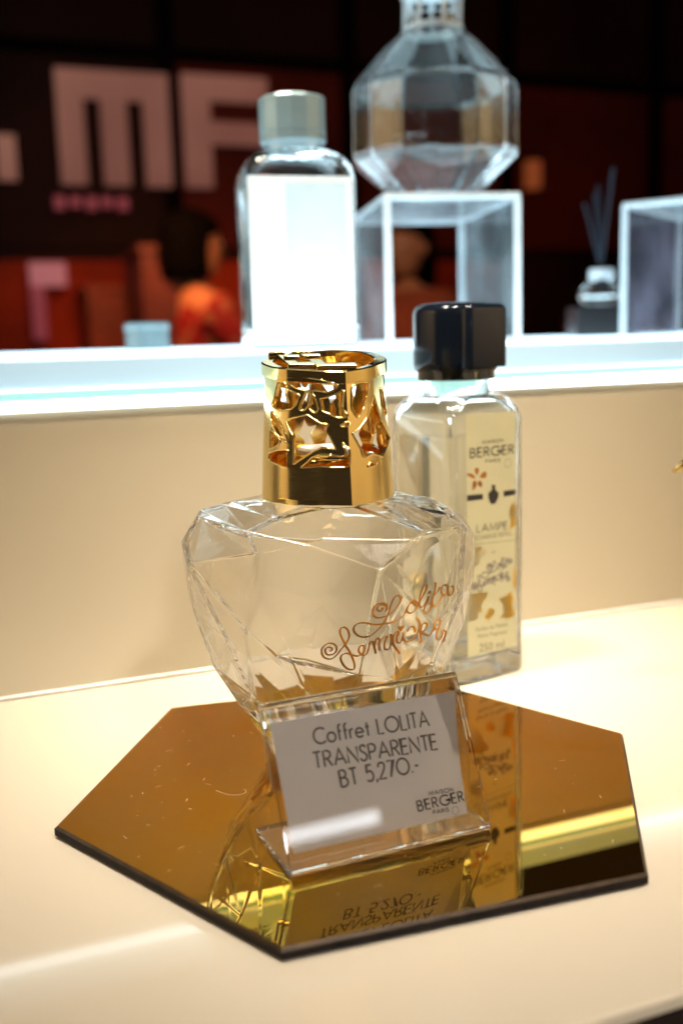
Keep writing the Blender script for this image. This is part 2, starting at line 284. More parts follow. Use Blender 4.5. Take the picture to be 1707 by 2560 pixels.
# traced outlines in each surface's own axes (metres or surface parameters)
DATA = {"cum":[0.0,0.0841,0.1637,0.2769,0.3601,0.4145,0.489,0.5349,0.5843,0.6604,0.7407,0.8083,0.9018,1.0],"plan":[[0.27,1.0],[-0.25,0.93],[-0.7,0.72],
[-1.0,0.08],[-0.86,-0.42],[-0.62,-0.66],[-0.2,-0.86],[0.06,-0.98],[0.36,-1.05],[0.72,-0.74],[0.96,-0.3],[1.0,0.12],[0.78,0.66],[0.27,1.0]],
"holes":[[[0.4189,0.9459],[0.4382,0.9539],[0.4725,0.9559],[0.5168,0.9459],[0.5468,0.9299],[0.5633,0.9138],[0.5575,0.8898],[0.5347,0.8617],
[0.4968,0.8737],[0.4718,0.8657],[0.4525,0.8758],[0.4382,0.8898]],[[0.4732,0.8477],[0.4882,0.8517],[0.4839,0.8076],[0.4753,0.7415],[0.466,0.7174],
[0.4553,0.7255],[0.4618,0.7735],[0.4689,0.8136]],[[0.4932,0.8437],[0.4968,0.8016],[0.5025,0.7535],[0.5054,0.7255],[0.4968,0.7054],[0.4889,0.7174],
[0.4811,0.7575],[0.4904,0.7615],[0.4882,0.7996]],[[0.5154,0.8076],[0.5354,0.8196],[0.5575,0.8417],[0.574,0.8677],[0.5783,0.8617],[0.5754,0.8076],
[0.5718,0.7475],[0.5754,0.7214],[0.5868,0.6914],[0.569,0.6713],[0.554,0.6834],[0.5411,0.7034],[0.5218,0.7194],[0.5197,0.7615]],[[0.3917,0.9118],
[0.4153,0.9038],[0.4232,0.8577],[0.4525,0.8277],[0.4546,0.8156],[0.4453,0.7575],[0.4325,0.7255],[0.4003,0.7014],[0.371,0.7255],[0.3681,0.7415],
[0.3788,0.7936],[0.3853,0.8557]],[[0.3624,0.6794],[0.3746,0.6713],[0.3917,0.6333],[0.4046,0.5772],[0.4153,0.5291],[0.4217,0.4729],[0.4174,0.4669],
[0.3953,0.513],[0.3738,0.5752],[0.3645,0.6253]],[[0.3567,0.3607],[0.391,0.3948],[0.4224,0.4068],[0.4217,0.2745],[0.4067,0.2826],[0.3781,0.3066],
[0.3524,0.3126]],[[0.3624,0.5511],[0.3781,0.523],[0.3996,0.481],[0.3953,0.4489],[0.3738,0.4188],[0.3603,0.4048]],[[0.4189,0.6293],[0.4482,0.6593],
[0.4768,0.6794],[0.4946,0.6453],[0.5104,0.6172],[0.5332,0.6172],[0.5254,0.5711],[0.5361,0.521],[0.5497,0.4329],[0.5325,0.4409],[0.5118,0.4469],
[0.4868,0.4068],[0.4403,0.3066],[0.441,0.515],[0.4289,0.5731]],[[0.5675,0.6112],[0.574,0.6293],[0.5883,0.6393],[0.5854,0.6172],[0.5726,0.6072]],
[[0.4589,0.2826],[0.4739,0.3186],[0.4925,0.3667],[0.5111,0.3868],[0.5404,0.3828],[0.5675,0.3747],[0.5747,0.4028],[0.5654,0.479],[0.5761,0.4489],
[0.584,0.4228],[0.5826,0.3226],[0.5726,0.2986],[0.5397,0.3006],[0.5104,0.3026],[0.4796,0.2886]],[[0.599,0.7415],[0.6026,0.8697],[0.6069,0.8978],
[0.6254,0.9118],[0.6612,0.8998],[0.6505,0.8236],[0.6347,0.7275],[0.6162,0.6613],[0.6069,0.6954]],[[0.6805,0.7916],[0.7069,0.5832],[0.7727,0.4329],
[0.7305,0.3848],[0.6984,0.3226],[0.6855,0.3467],[0.6548,0.3747],[0.6355,0.3547],[0.6254,0.3667],[0.6226,0.4188],[0.5976,0.5471],[0.6219,0.5772],
[0.6462,0.6353]],[[0.6383,0.2806],[0.649,0.3046],[0.6712,0.2986],[0.6705,0.2826],[0.6447,0.2745]],[[0.7191,0.8317],[0.7341,0.8076],[0.7391,0.7355],
[0.7527,0.6253],[0.7334,0.6273],[0.7227,0.7094]]],"nodes":{"f1":[-1.8326,0.09819],"g1":[-1.7551,0.11178],"g2":[-0.4709,0.10788],
"f2":[-0.5769,0.09746],"f3":[-0.0387,0.09544],"f4":[0.634,0.09255],"f5":[1.1477,0.09298],"g3":[1.3352,0.10253],"g4":[0.7481,0.09529],
"f6":[-1.0906,0.083],"A":[-0.4424,0.08951],"B":[-0.1243,0.09269],"C":[0.3037,0.08286],"D":[-0.5687,0.06073],"G":[-0.0428,0.0723],
"G2":[-0.1814,0.05047],"K":[-0.2507,0.04873],"K2":[0.1977,0.04295],"F":[-0.2059,0.03803],"E":[-0.6707,0.03369],"M":[-1.3148,0.03933],
"Q":[1.0294,0.06681],"Q2":[0.8419,0.05943],"R1":[0.8623,0.04309],"P":[0.5361,0.03977],"S1":[-0.7767,0.07201],"T":[0.2589,0.02921],"U":[0.0306,0.024],
"X1":[-0.5687,0.02097],"Z1":[0.899,0.02285],"Hh":[-0.8052,0.05582],"J":[-0.3853,0.05177]},"script":[[[0.0132,0.35497,0.07478],
[0.01335,0.35517,0.07406],[0.01263,0.35514,0.07348],[0.01177,0.35488,0.07391],[0.01139,0.35462,0.07478],[0.01214,0.35456,0.07565],
[0.01331,0.35472,0.07593],[0.01459,0.35517,0.07521],[0.01493,0.35548,0.0742],[0.01459,0.35567,0.0729]],[[0.01493,0.35548,0.0742],
[0.01484,0.35516,0.0755],[0.01401,0.3548,0.07622],[0.01245,0.35441,0.07651],[0.01079,0.35428,0.07579],[0.00997,0.35454,0.07406],
[0.01008,0.3549,0.07232],[0.01134,0.35534,0.07116],[0.01333,0.35576,0.07102],[0.01582,0.3562,0.07174],[0.01793,0.35647,0.07319],
[0.01943,0.35653,0.07492],[0.02009,0.35631,0.07666],[0.0196,0.35584,0.07796],[0.01876,0.35548,0.07839],[0.01755,0.35532,0.07767],
[0.01667,0.35553,0.07579],[0.01573,0.35589,0.07319],[0.01483,0.35619,0.07058],[0.01307,0.35633,0.06784],[0.01072,0.35629,0.06567],
[0.00845,0.3562,0.06422],[0.00583,0.35588,0.06408],[0.00392,0.35547,0.06523],[0.00311,0.35508,0.06697],[0.00383,0.35484,0.06856],
[0.00566,0.35485,0.06943],[0.0081,0.35518,0.06928],[0.01093,0.35577,0.06856],[0.01398,0.35644,0.06827],[0.01723,0.35724,0.06842],
[0.01967,0.35781,0.06928],[0.02153,0.35812,0.07087],[0.02265,0.35804,0.07319],[0.02391,0.35816,0.07478],[0.02502,0.35851,0.07521],
[0.02592,0.35913,0.07434],[0.02606,0.35963,0.07246],[0.02506,0.3595,0.07102],[0.02358,0.35896,0.07058],[0.02242,0.35835,0.07131],
[0.02239,0.35803,0.07275],[0.02341,0.35811,0.0742],[0.02479,0.35845,0.07507]],[[0.02452,0.35844,0.07463],[0.0252,0.35898,0.07362],
[0.02622,0.35944,0.07362],[0.0276,0.35981,0.07478],[0.02895,0.35993,0.0768],[0.0299,0.35987,0.07883],[0.02968,0.35947,0.07984],
[0.02889,0.35902,0.07998],[0.02801,0.35902,0.07839],[0.02717,0.35932,0.07579],[0.027,0.35984,0.07348],[0.02739,0.36036,0.07203],
[0.02839,0.36084,0.07218],[0.02976,0.36124,0.07362],[0.03064,0.36127,0.07536]],[[0.03064,0.36127,0.07536],[0.03006,0.36155,0.07304],
[0.02908,0.36134,0.0716],[0.02869,0.36144,0.0703],[0.0293,0.36202,0.06928],[0.03061,0.36275,0.06943],[0.03121,0.36276,0.07087],
[0.03226,0.36292,0.0729]],[[0.03341,0.36159,0.07998],[0.03336,0.36221,0.07781],[0.03273,0.3625,0.0755],[0.03201,0.36258,0.07362],
[0.03173,0.36284,0.07189],[0.03231,0.36343,0.07102],[0.03391,0.3645,0.07116],[0.03522,0.36502,0.0729],[0.03599,0.3652,0.07434]],
[[0.03204,0.36227,0.07478],[0.03348,0.36296,0.07565],[0.03455,0.36343,0.07651],[0.03517,0.36346,0.07781]],[[0.03859,0.36636,0.07738],
[0.03695,0.36473,0.0781],[0.03595,0.36418,0.07738],[0.03576,0.3646,0.07565],[0.03661,0.36576,0.0742],[0.03776,0.36669,0.07434],
[0.03823,0.36661,0.07579],[0.03843,0.36622,0.07738],[0.03845,0.36696,0.07536],[0.03886,0.3679,0.07377],[0.0399,0.3689,0.07391],
[0.04069,0.36912,0.0755],[0.04031,0.36817,0.07695],[0.03935,0.36733,0.07666]],[[-0.00572,0.3564,0.05829],[-0.00487,0.35632,0.05873],
[-0.00487,0.35616,0.05959],[-0.00593,0.35611,0.05988],[-0.007,0.35622,0.05931],[-0.0072,0.35644,0.05815],[-0.00656,0.35671,0.05699],
[-0.00487,0.35671,0.05699],[-0.00338,0.35642,0.05829],[-0.00315,0.3561,0.06003],[-0.004,0.35587,0.06119],[-0.00572,0.35581,0.06147],
[-0.00744,0.35601,0.06046],[-0.00849,0.35633,0.05887],[-0.00824,0.3568,0.0567],[-0.00696,0.3571,0.0554],[-0.00488,0.35709,0.0554],
[-0.00298,0.35669,0.05714],[-0.00124,0.35622,0.05959],[0.00054,0.35586,0.06191],[0.00148,0.35546,0.06437],[0.0011,0.35503,0.06654],
[3e-05,0.35476,0.06769],[-0.00131,0.35476,0.0674],[-0.00177,0.35502,0.06596],[-0.00116,0.35544,0.06379],[8e-05,0.356,0.06104],[0.0015,0.3566,0.05829],
[0.00264,0.35737,0.0554],[0.00316,0.35794,0.05323],[0.00287,0.3583,0.05164],[0.00143,0.35826,0.05135],[-0.00018,0.35796,0.05222],
[-0.00136,0.35746,0.0541],[-0.00174,0.35703,0.05583],[-0.00108,0.35674,0.05714],[0.00063,0.35668,0.05771],[0.00272,0.35699,0.05699],
[0.00439,0.3572,0.0567],[0.00592,0.35716,0.05757],[0.00687,0.35692,0.05931],[0.00652,0.35662,0.06061],[0.00544,0.3565,0.06061],
[0.00473,0.3567,0.05916],[0.00529,0.35709,0.05757],[0.00651,0.35737,0.05699],[0.00763,0.35731,0.05786],[0.00818,0.35702,0.05974],
[0.00871,0.35676,0.06147]],[[0.00846,0.35684,0.0609],[0.00896,0.35669,0.06205],[0.0098,0.35689,0.06176],[0.01011,0.35727,0.06003],
[0.01059,0.35776,0.058],[0.01071,0.35803,0.05699]],[[0.01026,0.35747,0.05916],[0.01042,0.35705,0.06147],[0.01117,0.35691,0.06292],
[0.01199,0.35715,0.06249],[0.01206,0.35753,0.06061],[0.01206,0.35805,0.058]],[[0.01206,0.35753,0.06061],[0.01261,0.35734,0.0622],
[0.01395,0.35749,0.06292],[0.01502,0.35773,0.06307],[0.01424,0.35785,0.06147],[0.01387,0.35814,0.05959],[0.01415,0.35849,0.05815],
[0.01538,0.35884,0.058],[0.01612,0.35877,0.05931],[0.01639,0.35829,0.06205],[0.01637,0.35791,0.06393]],[[0.01635,0.35793,0.06379],
[0.01689,0.3587,0.06075],[0.01784,0.35952,0.05815],[0.01959,0.36092,0.05511]],[[0.01681,0.35882,0.06003],[0.01728,0.35843,0.06263],
[0.01806,0.35837,0.06408],[0.0189,0.35861,0.06422],[0.01921,0.35892,0.06321],[0.01846,0.35891,0.06205]],[[0.01886,0.35868,0.06379],
[0.01843,0.35896,0.06176],[0.01865,0.35939,0.06003],[0.01983,0.35985,0.05974],[0.0206,0.35983,0.06119],[0.02108,0.35951,0.0635]],
[[0.02528,0.3615,0.06249],[0.02529,0.36118,0.06393],[0.02447,0.36055,0.06509],[0.02326,0.36006,0.06494],[0.02247,0.36008,0.06335]],
[[0.02102,0.35995,0.06133],[0.02144,0.36042,0.05988],[0.02314,0.36121,0.05945],[0.02477,0.36178,0.06017],[0.02638,0.36211,0.0622],
[0.02711,0.36192,0.06466],[0.02685,0.36128,0.06682],[0.02567,0.36042,0.06813]],[[0.02725,0.36236,0.06307],[0.02755,0.36321,0.06017],
[0.02794,0.36395,0.058],[0.02675,0.36318,0.05844]],[[0.02735,0.36255,0.06249],[0.02806,0.36239,0.0648],[0.02925,0.36293,0.06538],
[0.03,0.36362,0.06437],[0.02919,0.36356,0.06263],[0.02784,0.36292,0.06205],[0.0291,0.36392,0.0609],[0.03085,0.36526,0.06003],
[0.03204,0.36579,0.06119],[0.03299,0.36602,0.06292]],[[0.03528,0.36724,0.06509],[0.03396,0.36601,0.06567],[0.03296,0.36554,0.06466],
[0.03281,0.36592,0.06278],[0.03377,0.3669,0.06191],[0.03489,0.36753,0.06292],[0.03543,0.36737,0.06509],[0.03458,0.36752,0.06205],
[0.03373,0.36743,0.05988],[0.03384,0.36806,0.058],[0.03516,0.36944,0.05743],[0.03584,0.36966,0.05858],[0.03616,0.36945,0.06032]],
[[0.03521,0.36848,0.06061],[0.03641,0.36951,0.0609],[0.03741,0.37089,0.05974],[0.03707,0.3711,0.058],[0.03652,0.37143,0.05583]]],
"dots":[[0.03107,0.36114,0.07666],[0.02007,0.35875,0.06538]],"lab":{"petals":[[[0.01472,0.10598],[0.01624,0.10662],[0.01776,0.1057],[0.0174,0.10416],
[0.01655,0.10294],[0.01537,0.10383]],[[0.0095,0.10362],[0.01067,0.10433],[0.01335,0.1039],[0.01519,0.10242],[0.01535,0.10149],[0.01367,0.10165],
[0.01166,0.10263]],[[0.01773,0.10204],[0.01944,0.10371],[0.02149,0.10443],[0.02234,0.10291],[0.02199,0.10137],[0.01976,0.10106]],[[0.01365,0.10009],
[0.01534,0.10071],[0.01634,0.09904],[0.01582,0.09726],[0.01395,0.09588],[0.01328,0.09647]],[[0.01652,0.09928],[0.01805,0.10044],[0.01958,0.09897],
[0.01939,0.09715],[0.01837,0.09686],[0.01702,0.09818]]],"flask":[[0.02558,0.09731],[0.02783,0.09709],[0.02772,0.09524],[0.02817,0.0944],
[0.02991,0.09315],[0.02979,0.09103],[0.02797,0.08829],[0.02692,0.08787],[0.02484,0.0881],[0.0234,0.09118],[0.02331,0.09358],[0.02522,0.09457],
[0.02574,0.09518]],"bars":[[[0.00916,0.0939],[0.01988,0.09355],[0.02003,0.09089],[0.00987,0.09108]],[[0.03307,0.09362],[0.04177,0.09365],
[0.04184,0.09094],[0.03323,0.09079]]],"gold":[[[0.04052,0.08744],[0.04184,0.08593],[0.04177,0.08268],[0.04069,0.08172],[0.04177,0.07996],
[0.04177,0.07642],[0.03925,0.07482],[0.03657,0.0738],[0.03746,0.07667],[0.03782,0.0788],[0.0364,0.08141],[0.03676,0.08434],[0.03783,0.08638]],
[[0.01508,0.06821],[0.01909,0.06823],[0.01944,0.06562],[0.02238,0.06579],[0.02015,0.06266],[0.01868,0.06201],[0.01793,0.05983],[0.015,0.05854],
[0.01138,0.05964],[0.01035,0.06489]],[[0.00943,0.04568],[0.01745,0.04525],[0.02336,0.04488],[0.02111,0.04147],[0.0185,0.039],[0.01922,0.03539],
[0.01626,0.03531],[0.01661,0.03264],[0.01366,0.03199],[0.00856,0.03203],[0.0088,0.03718],[0.00722,0.04118]],[[0.02331,0.03673],[0.02668,0.03557],
[0.02743,0.03398],[0.02516,0.03143],[0.0229,0.03007],[0.02031,0.03257],[0.02218,0.03429]],[[0.02934,0.04011],[0.03466,0.041],[0.03773,0.04287],
[0.03965,0.0393],[0.03849,0.03505],[0.04003,0.03181],[0.04042,0.03055],[0.03848,0.0291],[0.03617,0.02921],[0.0354,0.02756],[0.03425,0.02984],
[0.03006,0.03028],[0.03311,0.03241],[0.03274,0.03661]],[[0.03947,0.05437],[0.04139,0.0538],[0.04139,0.04376],[0.03965,0.04374],[0.03889,0.04623]]],
"berger":[[0.01225,0.11165],[0.03964,0.1114],[0.01229,0.11603]],"maison":[[0.01971,0.11763],[0.03314,0.11762]],"paris":[[0.02186,0.10833],
[0.03084,0.10819]],"ring":[[0.03592,0.10694]],"lampe":[[0.01597,0.07533],[0.03532,0.0745]],"rech":[[0.01271,0.0715],[0.03853,0.07109]],
"rule":[[0.00931,0.06983],[0.04141,0.06826]],"ml":[[0.01702,0.0153],[0.03306,0.01457]],"hf":[[0.01597,0.02269],[0.035,0.02167]],"pm":[[0.0149,0.0261],
[0.03539,0.02548]],"et":[[0.0257,0.06346]]},"labscript":[[0.01379,0.04641],[0.03852,0.05949]],"tag":{"l1":[[0.01585,0.03782],[0.05758,0.03677]],
"l2":[[0.01432,0.03038],[0.0588,0.02872]],"l3":[[0.02211,0.02295],[0.05025,0.02285]],"mai":[[0.05192,0.01463],[0.06126,0.01418]],
"ber":[[0.0469,0.0104],[0.0646,0.01041]],"par":[[0.05205,0.0084],[0.05791,0.00822]],"paper":[[0.00421,0.04906],[0.07149,0.04584]],
"pb":[[0.00089,0.00568],[0.06465,0.00483]]},"tagring":[0.0605,0.008]}

# ------------------------------------------------------------------ counter, upstand wall, lit shelf
WY = R(21.15); WD = Vector((math.cos(WY), math.sin(WY), 0)); WN = Vector((-WD.y, WD.x, 0)); WO = Vector((-.003, .5427, 0))
def fr(x, y, z): return WO + WD*x + WN*y + Vector((0, 0, z))          # along the upstand, away from the camera, up
FRM = Matrix.Translation(WO) @ Matrix.Rotation(WY, 4, 'Z')
def fbox(name, x0, x1, y0, y1, z0, z1, mt, parent=None, bw=0, seg=2):
    o = box(name, x0, x1, y0, y1, z0, z1, mt, parent, bw, seg)
    if not parent: o.matrix_world = FRM
    return o
FRONT = -.313
o = fbox('counter', -1.3, 1.3, FRONT, .012, -.03, 0, M['counter'], bw=.0015); tag(o, kind='structure')
o = fbox('counter_front', -1.3, 1.3, FRONT-.012, FRONT-.0005, -.06, -.003, M['edge'], bw=.001); tag(o, kind='structure')
o = fbox('wall', -1.3, 1.3, .0, .02, .0005, .1388, M['wall']); tag(o, kind='structure')
M['light_line'] = mat('light_line_white', (.86, .82, .74), .35)  # white strip stands in for the bright line of light at the wall base
o = fbox('base_light_line', -1.3, 1.3, -.0016, -.0001, .0002, .0022, M['light_line'], bw=.0006); tag(o, kind='structure')
sh = empty('lit_shelf'); sh.matrix_world = FRM
tag(sh, 'white light-box shelf glowing cool white along the top of the cream upstand', 'shelf')
box('light_panel', -1.3, 1.3, .0005, .62, .1495, .163, M['shelf_face'], sh, bw=.0012)
box('frosted_top', -1.3, 1.3, .003, .618, .1632, .1638, M['shelf_top'], sh)
box('led_strip', -1.3, 1.3, -.0022, .05, .1482, .1493, M['cyan2'], sh)
box('acrylic_strip', -1.3, 1.3, -.0012, .05, .1442, .1480, M['cyan'], sh)
box('diffuser_strip', -1.3, 1.3, -.0018, .05, .1390, .1440, M['led'], sh)

# ------------------------------------------------------------------ hexagonal bronze mirror
HX = [(-.1029, .3354), (-.081, .4512), (.0367, .4809), (.1139, .4053), (.0908, .2925), (-.0198, .2581)]
mir = empty('hexagonal_mirror', (.004, .37, 0)); tag(mir, 'bronze tinted hexagonal mirror with a dark edge lying on the cream counter', 'mirror')
cx0, cy0 = .004, .37
def shrink(d):
    out = []
    n = len(HX)
    for i in range(n):
        p0, p, p1 = [Vector(HX[(i+k) % n]) for k in (-1, 0, 1)]
        a = (p-p0).normalized(); b = (p1-p).normalized(); na = Vector((a.y, -a.x)); nb = Vector((b.y, -b.x)); bis = (na+nb).normalized()
        q = p + bis*(d/max(.3, bis.dot(na))); out.append((q.x-cx0, q.y-cy0))
    return out
T = [(x, y, .0045) for x, y in shrink(.0010)]; E0 = [(x, y, .0037) for x, y in shrink(0)]; E1 = [(x, y, .0012) for x, y in shrink(0)]
link('mirror_face', mesh('mirror_face', T, [tuple(range(5, -1, -1))]), M['mirror'], mir)
link('bevelled_rim', fix_normals(mesh('bevelled_rim', T+E0, [(i, (i+1) % 6, 6+(i+1) % 6, 6+i) for i in range(6)])), M['bevel'], mir)
link('dark_edge', fix_normals(mesh('dark_edge', E0+E1, [(i, (i+1) % 6, 6+(i+1) % 6, 6+i) for i in range(6)] + [tuple(range(6, 12))])), M['mirror_edge'], mir)
for x, y in [(-.07, -.01), (.055, .0), (.0, -.07), (.0, .07)]:
    link('rubber_pad', lathe('pad', [(.004, .0002), (.004, .0011)], 12), M['black'], mir, (x, y, 0))
V, F = [], []
rnd = random.Random(9)
for k in range(150):
    x, y = rnd.uniform(-.09, .1), rnd.uniform(-.1, .1); a = rnd.uniform(0, 6.28); l = rnd.choice([.0001, .00012, .00018, .0006, .0012]); w = .00006 if l > .0003 else l
    inside = all(((Vector(HX[(i+1) % 6])-Vector(HX[i])).cross(Vector((x+cx0, y+cy0))-Vector(HX[i]))) < -.0003 for i in range(6))
    if not inside: continue
    dx, dy = math.cos(a), math.sin(a); b = len(V)
    V += [(x+dx*l-dy*w, y+dy*l+dx*w, .0046), (x-dx*l-dy*w, y-dy*l+dx*w, .0046), (x-dx*l+dy*w, y-dy*l-dx*w, .0046), (x+dx*l+dy*w, y+dy*l-dx*w, .0046)]; F.append((b, b+1, b+2, b+3))
fib = catmull([(-.0535, -.0095), (-.050, -.0125), (-.0455, -.014), (-.0425, -.0125), (-.0425, -.010), (-.0435, -.0095)], 5)
ribbon2([[p for p in fib]], .00013, V, F, lambda x, y: (x, y, .0047))
link('dust', mesh('dust', V, F), M['dust'], mir)['kind'] = 'stuff'

# ------------------------------------------------------------------ faceted glass fragrance lamp
BX, BY, BZ = -.0054, .397, .0046
PROF = [(0, .0255, 0, .80), (.0133, .031, .0133, .8), (.0237, .038, .0237, .8), (.032, .044, .032, .79), (.0374, .047, .0374, .78), (.0536, .052, .0536, .78), (.0695, .0558, .0695, .78), (.08, .0588, .08, .78), (.088, .0567, .088, .78), (.0975, .0515, .0975, .78), (.107, .043, .1012, .80), (.117, .034, .1030, .88), (.125, .0262, .1042, .97), (.130, .0205, .1046, 1.0)]
pa = np.array(PROF)
def body(t, v, off=0, zmin=None):
    W = np.interp(v, pa[:, 0], pa[:, 1])-off; Z = np.interp(v, pa[:, 0], pa[:, 2]); K = np.interp(v, pa[:, 0], pa[:, 3])
    st, ct = math.sin(t), -math.cos(t); r = (abs(st)**2.25+abs(ct)**2.25)**(-1/2.25)
    if v > .11: r = 1+(r-1)*max(0, (.13-v)/.02)
    return (W*st*r, W*K*ct*r, Z)
ND = dict(DATA['nodes'])
off = {'A': .0006, 'B': .0008, 'C': .0014, 'D': .0008, 'E': .0012, 'F': .0010, 'G': -.0007, 'G2': -.0010, 'K': .0018, 'K2': .0016, 'f1': .0008, 'f5': .0008, 'Q': .0004, 'J': .0006, 'T': -.0006, 'U': .0010, 'X1': .0006, 'S1': -.0006, 'Hh': -.0004, 'Q2': -.0008, 'g4': -.0006}
nodes, offs, names = [], [], []
for k_, (t, v) in ND.items(): nodes.append((t, v)); offs.append(off.get(k_, 0)*2.0); names.append(k_)
idx = {n: i for i, n in enumerate(names)}
def addn(t, v, o=0): nodes.append((t, v)); offs.append(o); return len(nodes)-1
NR = 24
top = [addn(-math.pi+2*math.pi*i/NR, .130) for i in range(NR+1)]
mid1 = [addn(-math.pi+2*math.pi*i/16, .1245) for i in range(17)]
bot = [addn(-math.pi+2*math.pi*i/14, 0) for i in range(15)]
bot2 = [addn(-math.pi+2*math.pi*(i+(.5 if 0 < i < 14 else 0))/14, .010, .0004) for i in range(15)]
rnd = random.Random(21)
fv = {v_: None for v_ in ()}
def back_ring(v, ts, o=0):
    ids = [addn(-math.pi, v, o)]
    for t in ts: ids.append(addn(t+rnd.uniform(-.05, .05), v+rnd.uniform(-.003, .003), o+rnd.uniform(-.0008, .0012)))
    ids.append(addn(math.pi, v, o)); return ids
back_ring(.0975, [-2.6, -2.05, -1.62, 1.62, 2.1, 2.65]); back_ring(.080, [-2.75, -2.2, -1.75, 1.75, 2.3, 2.8]); back_ring(.056, [-2.5, -1.9, -1.55, 1.58, 2.0, 2.5]); back_ring(.034, [-2.7, -2.1, -1.62, 1.6, 2.2, 2.7]); back_ring(.020, [-2.4, -1.8, 1.8, 2.4]); back_ring(.110, [-2.5, -1.7, 1.6, 2.4])
for t, v in [(-1.45, .0885), (-1.5, .0695), (1.45, .0885), (1.52, .070), (1.35, .0535), (1.3, .032), (-1.2, .0237), (1.2, .020), (.1, .020), (-.6, .0205), (.7, .0185)]: addn(t, v, rnd.uniform(0, .0008))
SCL = .055
E = [('f1', 'f2'), ('f2', 'f3'), ('f3', 'f4'), ('f4', 'f5'), ('f1', 'g1'), ('g1', 'g2'), ('g2', 'f2'), ('f6', 'D'), ('f6', 'A'), ('A', 'D'), ('D', 'E'), ('A', 'B'), ('B', 'C'), ('C', 'f5'), ('B', 'G'), ('G', 'G2'), ('G2', 'K'), ('K', 'K2'), ('K', 'F'), ('F', 'E'), ('f1', 'A'), ('f2', 'A'), ('f1', 'f6'), ('f4', 'C'), ('f5', 'Q2'), ('F', 'U'), ('E', 'X1'), ('D', 'F'), ('g3', 'f5'), ('K2', 'T'), ('G', 'D'), ('C', 'G')]
NE = [(idx[a], idx[b]) for a, b in E] + [(top[i], top[i+1]) for i in range(NR)] + [(bot[i], bot[i+1]) for i in range(14)]
res = delaunay_2d_cdt([Vector((t*SCL, v)) for t, v in nodes], NE, [], 0, 1e-6)
V = []
for co, orig in zip(res[0], res[3]):
    t, v = co.x/SCL, co.y; o_ = offs[orig[0]] if orig else 0
    x, y, z = body(t, v); r = math.hypot(x, y); V.append((x*(1+o_/r), y*(1+o_/r), z + (o_*.4 if v < .1 else 0)))
F = [tuple(f) for f in res[2]]
me = mesh('outer', V, F); bm = bmesh.new(); bm.from_mesh(me)
bmesh.ops.remove_doubles(bm, verts=bm.verts, dist=2e-5)
zmax = max(v.co.z for v in bm.verts)
be = [e for e in bm.edges if e.is_boundary]
be_b = [e for e in be if e.verts[0].co.z < .01]; bmesh.ops.holes_fill(bm, edges=be_b, sides=0)
bmesh.ops.recalc_face_normals(bm, faces=bm.faces)
if sum(f.normal.dot(Vector((f.calc_center_median().x, f.calc_center_median().y, 0))) for f in bm.faces) < 0: bmesh.ops.reverse_faces(bm, faces=bm.faces)
bmesh.ops.dissolve_limit(bm, angle_limit=R(4), verts=[v for v in bm.verts if not v.is_boundary], edges=[e for e in bm.edges if not e.is_boundary])
bi = bm.copy()
def facet_bevel(b, w, seg, lim=6):
    es = [e for e in b.edges if not e.is_boundary and e.calc_face_angle(0) > R(lim) and not any(v.is_boundary for v in e.verts)]
    bmesh.ops.bevel(b, geom=es, offset=w, segments=seg, profile=.5, affect='EDGES', clamp_overlap=True)
    bmesh.ops.triangulate(b, faces=[f for f in b.faces if len(f.verts) > 4])
facet_bevel(bm, .0015, 4)
for v in bi.verts:
    x, y, z = v.co; r = math.hypot(x, y)
    if r < 1e-4: v.co.z = .0120; continue
    th = .0026 if not v.is_boundary else .0022
    k_ = max(.05, 1-th/r)
    if z < .012: k_ *= .80 if z > .006 else .55; z = .0120 if z < .006 else .0128
    elif z > .093 and not v.is_boundary: z -= .0026*min(1, (z-.093)/.004)
    v.co = (x*k_, y*k_, z)
facet_bevel(bi, .0022, 3)
bmesh.ops.reverse_faces(bi, faces=bi.faces)
outer_bvh = BVHTree.FromBMesh(bm)
bm.to_mesh(me); bm.free(); inner = bpy.data.meshes.new('inner'); bi.to_mesh(inner); bi.free()
V = [tuple(v.co) for v in me.vertices]; F = [tuple(p.vertices) for p in me.polygons]; nb_ = len(V)
V += [tuple(v.co) for v in inner.vertices]; F += [tuple(nb_+i for i in p.vertices) for p in inner.polygons]
gm = mesh('lamp_glass', V, F, True, 60)
bm = bmesh.new(); bm.from_mesh(gm); bmesh.ops.remove_doubles(bm, verts=bm.verts, dist=1e-6)
bnd = [e for e in bm.edges if e.is_boundary]
try: bmesh.ops.bridge_loops(bm, edges=bnd)
except Exception as ex: print('bridge', ex, len(bnd))
print('open edges in lamp glass', sum(e.is_boundary for e in bm.edges), 'top loop', len(bnd))
bm.to_mesh(gm); bm.free()
lamp = empty('fragrance_lamp', (BX, BY, BZ)); tag(lamp, 'faceted clear glass fragrance lamp with pierced gold crown standing on the bronze mirror', 'fragrance lamp')
gb = link('glass_body', gm, M['glass'], lamp); wn = gb.modifiers.new('wn', 'WEIGHTED_NORMAL'); wn.weight = 100; wn.keep_sharp = True; wn.mode = 'FACE_AREA'
